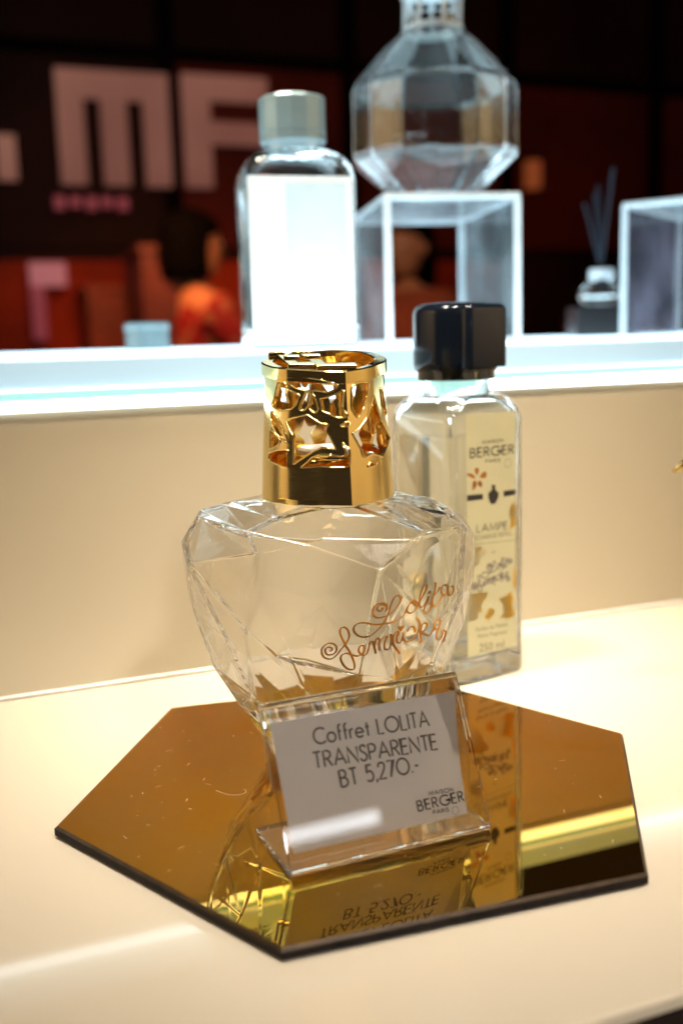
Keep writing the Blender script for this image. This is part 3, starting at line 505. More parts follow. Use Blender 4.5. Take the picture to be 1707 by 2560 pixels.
# gold handwriting on the glass
def on_glass(x, y, z, lift=.00026):
    h = outer_bvh.ray_cast(Vector((x, -.2, z)), Vector((0, 1, 0)))
    return (h[0] + (h[1] if h[1].y < 0 else -h[1])*lift) if h[0] is not None else Vector((x, y, z))
V, F = [], []
for st in DATA['script']:
    P = catmull([(p[0]-BX, p[2]-BZ) for p in st], 5)
    ribbon2([P], .00060, V, F, lambda x, z: tuple(on_glass(x, -.04, z)), taper=.8)
for (x, y, z), r_ in zip(DATA['dots'], (.0007, .0011)):
    x -= BX; z -= BZ
    P = [(x+r_*math.cos(a)*.9, z+r_*math.sin(a)) for a in np.linspace(0, 2*math.pi, 10)[:-1]] if r_ < .001 else [(x, z-r_*1.3), (x+r_*1.2, z+r_*.3), (x+r_*.7, z+r_), (x, z+r_*.5), (x-r_*.7, z+r_), (x-r_*1.2, z+r_*.3)]
    poly_flat(P, V, F, lambda a, b: tuple(on_glass(a, -.04, b)))
o = link('handwritten_lettering', mesh('script', V, F), M['script'], lamp); sm = o.modifiers.new('t', 'SOLIDIFY'); sm.thickness = .00008; sm.offset = 1
# ---- crown
PLAN = np.array(DATA['plan']); CUM = np.array(DATA['cum']); CX, CY = -.0052-BX, 0.0
def crown(s, h, inset=0):
    # plan curve: smooth everywhere but at the prow (node 8)
    s = min(1, max(0, s)); i = int(min(len(CUM)-2, max(0, np.searchsorted(CUM, s, 'right')-1))); t = (s-CUM[i])/(CUM[i+1]-CUM[i]); nn = len(CUM)-1
    g = lambda j: PLAN[j % nn]
    p1, p2 = g(i), g(i+1); p0 = g(i-1) if i != 8 else 2*p1-p2; p3 = g(i+2) if i+1 != 8 else 2*p2-p1
    x, y = .5*((2*p1)+(-p0+p2)*t+(2*p0-5*p1+4*p2-p3)*t*t+(-p0+3*p1-3*p2+p3)*t**3); hw = .0255+(.0224-.0255)*h
    X = CX+x*(hw-inset); Y = CY+y*(hw*1.04-inset); zt = .1602+Y*.15
    return (X, Y, .109+h*(zt-.109)-BZ)
holes = [h_ for h_ in DATA['holes']]
def generic(s0, s1, kind):
    w = s1-s0
    K = {0: [(.1, .15), (.9, .25), (.7, .5), (.95, .62), (.45, .55), (.2, .7), (.3, .4)], 1: [(.5, .05), (.65, .4), (.95, .55), (.7, .7), (.6, .95), (.4, .7), (.05, .75), (.3, .5), (.1, .2)], 2: [(.1, .9), (.5, .1), (.9, .85), (.5, .5)]}[kind]
    return K
for i, (s0, s1) in enumerate([(.0, .055), (.07, .13), (.145, .20), (.86, .915), (.93, .985), (.80, .848)]):
    for h0, h1, kd in ((.26, .54, i % 3), (.60, .90, (i+1) % 3)):
        if s0 == .0: s0 = .008
        holes.append([(s0+(s1-s0)*a, h0+(h1-h0)*b) for a, b in generic(s0, s1, kd)])
LC, HC = .150, .051
ctrl = [(i/90, j/12) for i in range(91) for j in range(13)]
def ins(p, poly):
    c = False; n = len(poly); x, y = p
    for i in range(n):
        (x0, y0), (x1, y1) = poly[i], poly[(i+1) % n]
        if (y0 > y) != (y1 > y) and x < (x1-x0)*(y-y0)/(y1-y0)+x0: c = not c
    return c
def dense(poly, k=3):
    P = [np.array(p, float)*[LC, HC] for p in poly]; n = len(P); out = []
    # slightly rounded corners
    for i in range(n):
        a, b, c = P[i-1], P[i], P[(i+1) % n]; d1 = min(.0006, np.linalg.norm(a-b)*.3); d2 = min(.0006, np.linalg.norm(c-b)*.3)
        p = b+(a-b)/(np.linalg.norm(a-b)+1e-9)*d1; q = b+(c-b)/(np.linalg.norm(c-b)+1e-9)*d2
        out += [p, .25*p+.5*b+.25*q, q]
    return out
pts, edges = [], []
for h_ in holes:
    P = dense(h_); b = len(pts); n = len(P); pts += P; edges += [(b+i, b+(i+1) % n) for i in range(n)]
hp = [[(p[0]/LC, p[1]/HC) for p in dense(h_)] for h_ in holes]
for s, h in ctrl:
    if 0 < s < 1 and 0 < h < 1:
        if any(min(abs(s-p[0])*LC+abs(h-p[1])*HC for p in P) < .0009 or ins((s, h), P) for P in hp): continue
    pts.append(np.array([s*LC, h*HC]))
for sc_ in (CUM[8],):
    b = len(pts); pts += [np.array([sc_*LC, 0]), np.array([sc_*LC, HC])]; edges.append((b, b+1))
res = delaunay_2d_cdt([Vector(p) for p in pts], edges, [], 0, 1e-7)
F = []
for f in res[2]:
    c = sum((res[0][i] for i in f), Vector((0, 0)))/len(f)
    if not any(ins((c.x/LC, c.y/HC), P) for P in hp): F.append(tuple(f))
V = [crown(min(1, max(0, p.x/LC)), min(1, max(0, p.y/HC))) for p in res[0]]
cm = mesh('crown_shell', V, F); bm = bmesh.new(); bm.from_mesh(cm); bmesh.ops.remove_doubles(bm, verts=bm.verts, dist=1e-5)
for v in [v for v in bm.verts if not v.link_faces]: bm.verts.remove(v)
bmesh.ops.recalc_face_normals(bm, faces=bm.faces)
if sum(f.normal.dot(Vector((f.calc_center_median().x, f.calc_center_median().y, 0)))*f.calc_area() for f in bm.faces) < 0: bmesh.ops.reverse_faces(bm, faces=bm.faces)
bm.to_mesh(cm); bm.free()
for p in cm.polygons: p.use_smooth = True
cm.set_sharp_from_angle(angle=R(28))
co = link('gold_crown', cm, M['gold'], lamp)
sm = co.modifiers.new('shell', 'SOLIDIFY'); sm.thickness = .0013; sm.offset = -1
bv = co.modifiers.new('bevel', 'BEVEL'); bv.width = .00042; bv.segments = 3; bv.limit_method = 'ANGLE'; bv.angle_limit = R(50); bv.harden_normals = True
for k_, h_ in enumerate(holes):
    P = dense(h_); P = [p for p in P if True]; pp = [crown(p[0]/LC, p[1]/HC) for p in P]; c_m = Vector(sum((np.array(q) for q in pp), np.zeros(3))/len(pp))
    pp = [tuple(Vector(q)*1.0 + (Vector((q[0]-CX, q[1], 0)).normalized()*.00008) + (Vector(q)-c_m).normalized()*.00034) for q in pp]; n_ = len(pp); rings = []
    for i in range(n_):
        t = (Vector(pp[(i+1) % n_])-Vector(pp[i-1])).normalized(); o_ = Vector((pp[i][0]-CX, pp[i][1], 0)).normalized(); a__ = (o_-t*o_.dot(t)).normalized(); b__ = t.cross(a__)
        rings.append([tuple(Vector(pp[i])+.00033*(math.cos(2*math.pi*q/7)*a__+math.sin(2*math.pi*q/7)*b__)) for q in range(7)])
    rings.append(rings[0]); link('cutout_rim', loft('cutout_rim', rings, False, False, ang=80), M['gold2'], co)
# top rim
n = 120; ss = [i/n for i in range(n)]
def rim_ring(grow, dz):
    out = []
    for s in ss:
        x, y, z = crown(s, 1); r = math.hypot(x, y); g = grow + (.0008*min(1, abs(x)/.0224)**5 if grow > -.001 else 0); out.append((x+(x/r)*g, y+(y/r)*g, z+dz))
    return out
link('top_rim', loft('rim', [rim_ring(g, z) for g, z in [(-.0034, -.0016), (-.0034, .0006), (-.0030, .0010), (.0000, .0010), (.0005, .0005), (.0005, -.0036), (-.0009, -.0042), (-.0034, -.0016)]], False, False, ang=35), M['gold2'], co)
# letter bars across the top
zt = .1602-BZ
def tb(x0, x1, y0, y1, sk, z, h=.0028):
    V = [(x0, y0), (x1, y0), (x1+sk, y1), (x0+sk, y1)]; me_ = prism_me('bar', V, z, z+h)
    for v in me_.vertices: v.co.z += v.co.y*.15
    return me_
for bars in ([(-.0128, -.0082, -.013, .017, -.0070, 0), (-.0128, -.0030, -.0158, -.0112, 0, .0004), (-.0215, -.0150, .0105, .0150, 0, .0006), (-.0150, -.0090, -.001, .003, 0, .0009)], [(-.0022, .0024, -.017, .016, -.0085, 0), (-.0022, .0125, -.0198, -.0152, 0, .0004), (-.0125, -.005, .0115, .0160, 0, .0006), (-.0068, -.001, .000, .004, 0, .0009)]):
    o = link('crown_letter', merge([tb(a, b, c, d, sk, zt-.0008+dz) for a, b, c, d, sk, dz in bars], 'crown_letter'), M['gold2'], co); bevel(o, .00035, 2)
# burner collar with raised lettering
link('burner_collar', lathe('collar', [(.0185, .1040), (.0190, .1050), (.0190, .1200), (.0182, .1208), (.0125, .1215), (.0115, .1205), (.0115, .118)], 64, close_bottom=False), M['gold2'], lamp)
link('ceramic_burner', lathe('stone', [(.0108, .117), (.0108, .1225), (.0098, .1235)], 40), M['stone'], lamp)
V, F = [], []
text_fit('BERGER', (-.0125, .1095), (.0205, .1095), .0052, .0008, lambda u, z: (.0194*math.sin(u/.0194), -.0194*math.cos(u/.0194), z), V, F, gap=.22)
o = link('collar_lettering', mesh('collar_lettering', V, F), M['gold2'], lamp); sm = o.modifiers.new('t', 'SOLIDIFY'); sm.thickness = .0007; sm.offset = 0
link('neck_ring', lathe('neck', [(.0212, .1035), (.0240, .1040), (.0240, .1060), (.0212, .1062)], 56), M['gold2'], lamp)

# ------------------------------------------------------------------ acrylic price holder
TB = Vector((-.0186, .295, .0047)); te = Vector((.0468+.0186, .3225-.295, 0)).normalized(); tb_ = Vector((-te.y, te.x, 0)); LEAN = R(26); tu = tb_*math.sin(LEAN)+Vector((0, 0, math.cos(LEAN))); TW = .0712; TH = .0528
hold = empty('price_holder', TB, math.atan2(te.y, te.x)); tag(hold, 'clear acrylic price card holder leaning in front of the glass lamp', 'price holder')
sl, cl = math.sin(LEAN), math.cos(LEAN)
path = [(.034, .0008), (.0022, .0008)]
path += [(.0008+.0014*(1-math.cos(a))*0+.0010*(1-math.sin(a)), .0008+.0012*(1-math.cos(a))) for a in np.linspace(.3, 1.4, 3)]
def pn(h, b): return (h*sl+b*cl+.0004, h*cl-b*sl+.0008)
path += [pn(.004, 0), pn(.048, 0), pn(TH-.0012, 0), pn(TH-.0002, .0004), pn(TH, .0014), pn(TH-.0004, .0024), pn(TH-.0014, .0029), pn(.040, .0031), pn(.0255, .0033)]
P = [Vector(p) for p in path]; th = .00095; L_, R_ = [], []
for i, p in enumerate(P):
    t = (P[min(i+1, len(P)-1)]-P[max(i-1, 0)]).normalized(); nrm = Vector((-t.y, t.x)); L_.append(p+nrm*th); R_.append(p-nrm*th)
prof2 = L_ + R_[::-1]; nP = len(prof2); V = [(x, p.x, p.y) for x in (0, TW) for p in prof2]
mid = len(P)
F = [(i, (i+1) % nP, nP+(i+1) % nP, nP+i) for i in range(nP)]
for s0 in (0, nP): F += [(s0+i, s0+i+1, s0+nP-2-i, s0+nP-1-i) for i in range(mid-1)]
o = link('acrylic_sheet', fix_normals(mesh('holder', V, F)), M['acrylic'], hold); bevel(o, .00035, 2, 50)
for p in o.data.polygons: p.use_smooth = True
card = empty('price_card', TB, math.atan2(te.y, te.x)); tag(card, 'white printed price card slipped inside the acrylic holder, its right edge curling', 'price card')
def cardfn(lift):
    def f_(u, v):
        b = .0013 + (.0011*((u-.045)/.02)**2 if u > .045 else 0) - lift + .0002*math.sin(u*90)*(v/.05)
        b = min(b, .0024-lift*.5) 
        return (u, v*sl+b*cl+.0004, v*cl-b*sl+.0008)
    return f_
V, F = [], []; f_ = cardfn(0)
nu, nv = 30, 12
def ext(i, j):
    v = .0062+(.0468-.0062)*j/nv; umax = .0648+.0056*(j/nv)-.0008*math.sin(j/nv*math.pi); return .0022+(umax-.0022)*i/nu, v
for i in range(nu+1):
    for j in range(nv+1): V.append(f_(*ext(i, j)))
F = [(i*(nv+1)+j, (i+1)*(nv+1)+j, (i+1)*(nv+1)+j+1, i*(nv+1)+j+1) for i in range(nu) for j in range(nv)]
link('paper', mesh('paper', V, F, True), M['paper'], card)
V, F = [], []; f_ = cardfn(.00012); TG = DATA['tag']
line_obj('price_lettering', [lambda V, F: text_fit('Coffret LOLITA', *TG['l1'], .0050, .00070, f_, V, F, gap=.17), lambda V, F: text_fit('TRANSPARENTE', *TG['l2'], .0050, .00070, f_, V, F, gap=.17), lambda V, F: text_fit('BT 5,270.-', *TG['l3'], .0052, .00070, f_, V, F, gap=.17)], M['tagink'], card)
V, F = [], []
line_obj('logo_lettering', [lambda V, F: text_fit('BERGER', *TG['ber'], .0032, .00048, f_, V, F, gap=.24), lambda V, F: text_fit('MAISON', *TG['mai'], .0012, .00024, f_, V, F, gap=.25), lambda V, F: text_fit('PARIS', *TG['par'], .0012, .00024, f_, V, F, gap=.25)], M['ink'], card)
line_obj('logo_ring', [lambda V, F: ribbon2([arc(DATA['tagring'][0], DATA['tagring'][1], .0013, .0013, 0, 360, 20)], .00014, V, F, f_)], M['tagink'], card)

# ------------------------------------------------------------------ refill bottles
def sq_ring(hw, hd, r, z, n=6, cx=0, cy=0):
    out = []
    for sx, sy, a0 in ((1, 1, 0), (-1, 1, 90), (-1, -1, 180), (1, -1, 270)):
        for i in range(n+1):
            a = R(a0+90*i/n); out.append((cx+sx*(hw-r)+r*math.cos(a), cy+sy*(hd-r)+r*math.sin(a), z))
    return out
def bottle_me(hw, hd, z_sh, z_neck, z_top, neck_r, cr, wall=.0022, base=.010):
    def rings(o):
        prof = [(1-.06, 0.0), (1, .0016), (1, .004)] if not o else []
        out = []
        if not o:
            out.append(sq_ring(hw-.0022, hd-.0022, cr, 0)); out.append(sq_ring(hw-.0006, hd-.0006, cr, .0006)); out.append(sq_ring(hw, hd, cr, .0022))
            out.append(sq_ring(hw, hd, cr, .012)); z_list = [z_sh]
        else:
            out.append(sq_ring((hw-o)*.6, (hd-o)*.6, cr*.8, base)); out.append(sq_ring(hw-o-.003, hd-o-.003, cr*.9, base+.0008)); out.append(sq_ring(hw-o, hd-o, cr*.9, base+.003))
        out.append(sq_ring(hw-o, hd-o, cr*.9 if o else cr, z_sh))
        for a in (25, 50, 72, 86):
            k = 1-math.sin(R(a))*0; c = math.cos(R(a)); s = math.sin(R(a)); hh = neck_r-o*.4+(hw-neck_r)*c; h2 = neck_r-o*.4+(hd-neck_r)*c
            r = cr+(neck_r-cr)*(1-c); out.append(sq_ring(hh-o*c, h2-o*c, min(r, hh-o*c, h2-o*c)-1e-5, z_sh+(z_neck-z_sh)*s-o*s))
        nr = neck_r-o*.4; out.append(sq_ring(nr, nr, nr-1e-5, z_neck-o*.6)); out.append(sq_ring(nr, nr, nr-1e-5, z_top))
        return out
    A = loft('a', rings(0), True, False, ang=30); B = loft('b', rings(wall), True, False, ang=30, flip=True)
    V = [tuple(v.co) for v in A.vertices]+[tuple(v.co) for v in B.vertices]; n = len(A.vertices); F = [tuple(p.vertices) for p in A.polygons]+[tuple(n+i for i in p.vertices) for p in B.polygons]
    k = len(rings(0)[0]); ka = n-k; kb = len(V)-k
    F += [(ka+i, ka+(i+1) % k, kb+(i+1) % k, kb+i) for i in range(k)]
    return mesh('bottle', V, F, True, 30)
# clear refill bottle with sand label
a_ = .048; YA = R(33); eA = Vector((math.cos(YA), math.sin(YA), 0)); nA = Vector((-eA.y, eA.x, 0)); R0 = Vector((.0912, .503, .0002)); cA = R0-eA*a_/2+nA*a_/2
ref = empty('refill_bottle', cA, YA); tag(ref, 'clear square glass refill bottle with black cap and sand-coloured label on the counter', 'bottle')
link('glass_bottle', bottle_me(a_/2, a_/2, .128, .1405, .149, .0165, .005), M['clear'], ref)
h = a_/2-.0027
lq = loft('liquid', [sq_ring(h*.9, h*.9, .004, .0136), sq_ring(h, h, .0045, .016), sq_ring(h, h, .0045, .120), sq_ring(h-.0002, h-.0002, .0045, .1212)], ang=30)
link('liquid', lq, M['liquid'], ref)
capr = .0208
cap = link('black_cap', lathe('cap', [(.0185, .1475), (.0192, .1478), (.0192, .1513), (.0200, .1517), (.0206, .1528), (.0207, .1560), (.0207, .1790), (.0203, .1812), (.0192, .1828), (.0172, .1838), (.012, .1845), (.004, .1848)], 56, ang=70), M['black_cap'], ref)
link('cap_block', loft('block', [sq_ring(.0128, .0050, .0035, z, n=10, cx=.002, cy=-.0172) for z in (.1535, .1805)] + [sq_ring(.0124, .0046, .0033, .1820, n=10, cx=.002, cy=-.0171), sq_ring(.0108, .0034, .0024, .1833, n=10, cx=.002, cy=-.0168)], ang=70), M['black_cap'], cap)
yf = -a_/2-.00025; ux = -a_/2      # label plane: u from the front-left corner
def labfn(l): return lambda u, z: (u+ux, yf-l, z)
lab = link('sand_label', mesh('label', [labfn(0)(u, z) for u, z in ((.0098, .0140), (.0412, .0140), (.0412, .1320), (.0098, .1320))], [(0, 1, 2, 3)]), M['label'], ref)
sm = lab.modifiers.new('t', 'SOLIDIFY'); sm.thickness = .0001; sm.offset = 1
LB = DATA['lab']
clipx = lambda p: (min(.0409, max(.0101, p[0])), p[1])
def flat(name, polys, mt, l=.00012):
    V, F = [], []
    for P in polys: poly_flat([clipx(p) for p in P], V, F, labfn(l))
    return link(name, mesh(name, V, F), mt, lab)
for P in LB['petals']: flat('petal', [P], M['petal'])
flat('flask_emblem', [LB['flask']], M['ink']); [flat('black_bar', [P], M['ink']) for P in LB['bars']]
for P in LB['gold']: flat('gold_flower', [P], M['label_gold'], .00010)
V, F = [], []; fn = labfn(.00014)
def lev(a, b): a = list(a); b = list(b); return a, b
for s_, k_, hh_, ww_ in (('BERGER', 'berger', .0042, .00070), ('MAISON', 'maison', .0014, .00030), ('PARIS', 'paris', .0015, .00030), ('LAMPE', 'lampe', .0036, .00050)):
    line_obj('black_lettering', [lambda V, F: text_fit(s_, *LB[k_][:2], hh_, ww_, fn, V, F, gap=.22)], M['ink'], lab)
V, F = [], []
for s_, k_ in (('RECHARGE REFILL', 'rech'), ('Parfum de Maison', 'pm'), ('Home Fragrance', 'hf'), ('250 ml', 'ml')):
    line_obj('fine_print', [lambda V, F: small_text(s_, *LB[k_], fn, V, F)], M['ink2'], lab)
line_obj('fine_print', [lambda V, F: small_text('BY', LB['et'][0], (LB['et'][0][0]+.0022, LB['et'][0][1]), fn, V, F), lambda V, F: small_text('200', (LB['ring'][0][0]-.0012, LB['ring'][0][1]-.0004), (LB['ring'][0][0]+.0012, LB['ring'][0][1]-.0004), fn, V, F) if False else None][:1], M['ink2'], lab)
line_obj('printed_ring', [lambda V, F: ribbon2([arc(*LB['ring'][0], .0021, .0021, 0, 360, 20)], .0002, V, F, fn)], M['ink2'], lab)
line_obj('printed_rule', [lambda V, F: ribbon2([LB['rule']], .00022, V, F, fn)], M['ink2'], lab)
# the same handwriting in violet on the label
allp = np.array([p for st in DATA['script'] for p in st]); x0, x1 = allp[:, 0].min(), allp[:, 0].max(); z0, z1 = allp[:, 2].min(), allp[:, 2].max()
(l0, l1) = DATA['labscript']; V, F = [], []
for st in DATA['script']:
    P = catmull([(max(.0103, l0[0]-.001)+(p[0]-x0)/(x1-x0)*(l1[0]-max(.0103, l0[0]-.001)), l0[1]-.001+(p[2]-z0)/(z1-z0)*(l1[1]-l0[1]+.002)) for p in st], 4); ribbon2([P], .0005, V, F, fn)
link('violet_handwriting', mesh('t3', V, F), M['violet'], lab)

# bottle on the shelf
YB = R(14)
ZS = .1639
sb = empty('shelf_bottle', (-.0225, .640, ZS), YB); tag(sb, 'white labelled glass bottle with grey cap standing on the lit shelf', 'bottle')
hwB = .0328
link('glass_bottle', bottle_me(hwB, .022, .097, .1155, .121, .0165, .0045), M['clear'], sb)
link('grey_cap', lathe('cap', [(.0192, .1200), (.0200, .1206), (.0200, .1244), (.0194, .1248), (.0200, .1254), (.0200, .1440), (.0190, .1456), (.005, .1464)], 14, ang=20), M['grey_cap'], sb)
lb = link('white_label', box_me('wl', -hwB+.0008, hwB-.0035, -.0224, -.0221, .003, .0985), M['white_label'], sb)
lb2 = link('pale_label', box_me('wl', -.0105, hwB-.0075, -.0229, -.0226, .030, .0945), M['blue_label'], lb)
link('back_label', box_me('wl', -hwB+.004, hwB-.004, .0221, .0224, .004, .100), M['white_label'], sb)
V, F = [], []; fb = lambda u, z: (u, -.0228, z)
small_text('RECHARGE', (-.010, .0225), (-.0008, .0225), fb, V, F); small_text('REFILL', (-.010, .0185), (-.002, .0185), fb, V, F); small_text('250 ml', (-.006, .008), (.004, .008), fb, V, F)
link('label_print', mesh('print', V, F), mat('teal_print', (.18, .42, .5), .5), lb)

# ------------------------------------------------------------------ U-shaped acrylic risers
def riser(loc, rz, w, d, h, label, mside):
    r = empty('display_riser', loc, rz); tag(r, label, 'display riser', 'clear acrylic risers on the lit shelf'); t = .0052
    o = box('top_panel', 0, w, 0, d, h-t, h, M['clear_top'], r, bw=.001)
    for x in (0, w-t): box('side_panel', x+.0003, x+t-.0003, .002, d-.002, 0, h-t-.0002, mside, r)
    for x in (0, w-t): box('front_edge', x, x+t, -.0006, .0018, 0, h-.003, M['edge_white'], r, bw=.0008)
    for x in (0, w-t): box('back_edge', x, x+t, d-.0018, d+.0006, 0, h-.003, M['edge_white'], r, bw=.0008)
    box('top_edge', .0005, w-.0005, -.0008, .0016, h-.0045, h+.0003, M['edge_white'], r, bw=.0011)
    for x in (0, w-.003): box('top_side_edge', x, x+.003, .002, d-.002, h-.0042, h+.0003, M['edge_white'], r, bw=.0011)
    box('top_back_edge', .0005, w-.0005, d-.0016, d+.0006, h-.0045, h+.0002, M['edge_white'], r, bw=.0011)
    return r
ry = R(8)
riser((.0340, .716, ZS), ry, .0960, .150, .1005, 'clear U-shaped acrylic riser carrying the big faceted flask, beside the white bottle', M['painted_reflection'])
riser((.2520, .930, ZS), R(-36), .110, .15, .115, 'clear acrylic riser cut off by the right side of the photo, beyond the reed diffuser', M['painted_reflection_dark'])

# ------------------------------------------------------------------ decagonal flask on the riser
flk = empty('faceted_flask', (.0735, .768, ZS+.1010), R(12)); tag(flk, 'big faceted clear glass flask with silver lattice crown standing on the acrylic riser', 'flask')
pf = [(.029, 0), (.0305, .002), (.0590, .028), (.0595, .031), (.0590, .073), (.0570, .078), (.0400, .098), (.024, .1125), (.0200, .116), (.0195, .124)]
def deca(prof, off=0, flip=False, close_top=False, twist=0):
    n = 14; rings = []
    for r, z in prof:
        rings.append([((r-off)*math.cos(2*math.pi*(i+twist)/n), (r-off)*math.sin(2*math.pi*(i+twist)/n), z) for i in range(n)])
    return loft('d', rings, True, close_top, smooth=False, ang=None, flip=flip)
A = deca(pf); B = deca([(.027, .005), (.0575, .029), (.0585, .032), (.0580, .0735), (.0560, .0775), (.0390, .0970), (.0235, .111), (.0195, .115), (.0190, .124)], .0022, True)
V = [tuple(v.co) for v in A.vertices]+[tuple(v.co) for v in B.vertices]; na_ = len(A.vertices); F = [tuple(p.vertices) for p in A.polygons]+[tuple(na_+i for i in p.vertices) for p in B.polygons]
F += [(na_-14+i, na_-14+(i+1) % 14, len(V)-14+(i+1) % 14, len(V)-14+i) for i in range(14)]
o = link('glass_body', mesh('flask', V, F), M['clear'], flk); bevel(o, .0016, 3, 15); [setattr(p, 'use_smooth', True) for p in o.data.polygons]
ck = link('silver_crown', lathe('crown', [(.0205, .1125), (.0215, .1135), (.0215, .1165), (.0200, .1175)], 20, close_bottom=False, close_top=False), M['edge_white'], flk)
for i in range(7):
    a = 2*math.pi*i/7+.3; link('crown_bar', tube_me('bar', [(.0195*math.cos(a), .0195*math.sin(a), .116), (.0195*math.cos(a+.12), .0195*math.sin(a+.12), .140)], .0016, 6), M['edge_white'], ck)
tr_ = link('crown_top', lathe('ct', [(.018, .1385), (.0235, .1395), (.0250, .1430), (.0235, .1455), (.017, .1470), (.006, .1475)], 10, ang=20), M['edge_white'], ck)

# ------------------------------------------------------------------ small things on and behind the shelf
jar = empty('grey_jar', (-.169, .935, ZS)); tag(jar, 'small grey ribbed jar standing on the lit shelf in front of the red shop', 'jar')
n = 28; rb = [[((.0195-.0006*(i % 2))*math.cos(2*math.pi*i/n), (.0195-.0006*(i % 2))*math.sin(2*math.pi*i/n), z) for i in range(n)] for z in (0, .0175)]
link('jar_body', loft('jar', rb, ang=10), M['grey_cap'], jar); link('lid', lathe('lid', [(.0193, .0177), (.0198, .0185), (.0198, .0235), (.0185, .0245), (.004, .0248)], 28), M['grey_cap'], jar)
rd = empty('reed_diffuser', (.268, 1.060, ZS)); tag(rd, 'round glass reed diffuser with dark reeds on a black block beside the right riser', 'diffuser')
box('black_block', -.030, .030, -.025, .025, 0, .031, M['black'], rd, bw=.002)
A = lathe('ga', [(.010, .0315), (.0185, .033), (.0225, .040), (.0205, .048), (.0130, .054), (.0095, .058), (.0100, .064)], 32, close_top=False); B = lathe('gb', [(.009, .035), (.0165, .036), (.0205, .041), (.0185, .047), (.0110, .052), (.0080, .057), (.0085, .064)], 32, close_top=False, flip=True)
V = [tuple(v.co) for v in A.vertices]+[tuple(v.co) for v in B.vertices]; na_ = len(A.vertices); F = [tuple(p.vertices) for p in A.polygons]+[tuple(na_+i for i in p.vertices) for p in B.polygons]; F += [(na_-32+i, na_-32+(i+1) % 32, len(V)-32+(i+1) % 32, len(V)-32+i) for i in range(32)]
link('glass_globe', mesh('globe', V, F, True, 40), M['clear'], rd)
link('silver_collar', lathe('col', [(.0112, .0565), (.0124, .0575), (.0124, .066), (.0112, .067)], 24), M['edge_white'], rd)
for dx, dy in [(-.020, .006), (-.012, -.008), (.014, .004), (.009, -.010), (-.002, .012)]:
    link('reed', tube_me('reed', [(-dx*.3, -dy*.3, .045), (dx*.8, dy, .152+dx)], .0019, 6), M['rod'], rd)
gb_ = empty('perfume_bottle', (.335, .915, ZS+.1155)); tag(gb_, 'small glass perfume bottle with gold cap on top of the right riser', 'bottle')
link('glass_bottle', loft('pb', [sq_ring(.016, .012, .003, z) for z in (0, .032)] + [sq_ring(.011, .009, .003, .038), sq_ring(.005, .005, .0045, .041)], ang=30), M['clear'], gb_)
link('gold_cap', lathe('gc', [(.0065, .041), (.0072, .042), (.0072, .056), (.006, .058)], 20), M['gold'], gb_)
# gold ornament cut by the right edge of the picture
orn = empty('gold_leaf_sprig', (.196, .475, 0)); tag(orn, 'gold metal leaf sprig whose tip reaches in at the right edge over the counter', 'ornament')
link('stem', tube_me('stem', [(0, 0, .001), (.004, .0, .05), (-.004, 0, .10), (-.010, .0, .122)], .0016, 8), M['gold'], orn)
link('foot', lathe('foot', [(.022, .0003), (.022, .003), (.019, .0045), (.003, .006)], 32), M['gold'], orn)
def leaf(base, tip, w):
    base, tip = Vector(base), Vector(tip); d = tip-base; s = d.cross(Vector((0, 1, 0))).normalized(); V = []
    for i in range(11):
        t = i/10; c = base+d*t+Vector((0, -.004*math.sin(t*3.14), .0035*math.sin(t*3.14))); ww = w*math.sin(math.pi*min(1, t*.92+.06))**.8
        V += [c-s*ww, c+Vector((0, -.0012, 0)), c+s*ww]
    F = [(3*i+k, 3*i+k+1, 3*i+k+4, 3*i+k+3) for i in range(10) for k in (0, 1)]; return mesh('leaf', V, F, True)
for b, t, w in [((-.008, 0, .118), (-.0415, .0, .1035), .004), ((-.002, 0, .095), (.03, 0, .115), .005), ((.002, 0, .07), (.032, .0, .075), .005), ((-.010, 0, .122), (-.005, 0, .155), .005)]:
    o = link('leaf', leaf(b, t, w), M['gold'], orn); s = o.modifiers.new('t', 'SOLIDIFY'); s.thickness = .0006

# ------------------------------------------------------------------ far shop front
DW = 4.6; B0 = Vector((0, 0, 0)) + WN*DW
BM = Matrix.Translation(B0) @ Matrix.Rotation(WY, 4, 'Z'); ZF = -.92
def wobj(o): o.matrix_world = BM; return o
def stm(o): return tag(o, kind='structure')
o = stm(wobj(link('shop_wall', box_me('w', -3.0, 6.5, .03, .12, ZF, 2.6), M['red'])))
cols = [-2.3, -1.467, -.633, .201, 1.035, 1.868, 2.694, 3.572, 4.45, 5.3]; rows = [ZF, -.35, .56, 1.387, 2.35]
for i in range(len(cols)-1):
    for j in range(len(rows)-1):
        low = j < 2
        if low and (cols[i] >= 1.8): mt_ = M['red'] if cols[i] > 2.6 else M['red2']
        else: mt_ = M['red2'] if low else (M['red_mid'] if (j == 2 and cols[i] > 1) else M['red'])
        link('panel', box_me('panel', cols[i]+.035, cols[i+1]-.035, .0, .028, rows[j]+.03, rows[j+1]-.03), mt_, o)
for c in cols: link('upright', box_me('upright', c-.034, c+.034, -.03, .028, ZF, 2.35), M['frame'], o)
for z in rows[2:]: link('crossbar', box_me('crossbar', -2.3, 5.3, -.012, .028, z-.029, z+.029), M['frame'], o) if z > 1 else None
sg = empty('shop_sign'); sg.matrix_world = BM; tag(sg, 'lit pink mF letters mounted on the dark red shop front', 'sign')
def lbox(bs, name, mt, y0=-.075, y1=-.035):
    me_ = merge([box_me('b', a, b, y0, y1, c, d) for a, b, c, d in bs], name); o = link(name, me_, mt, sg); return o
lbox([(.560, .665, .835, 1.29), (.737, .842, .835, 1.18), (.915, 1.02, .835, 1.18), (.666, 1.02, 1.181, 1.29)], 'sign_letter', M['letter'])
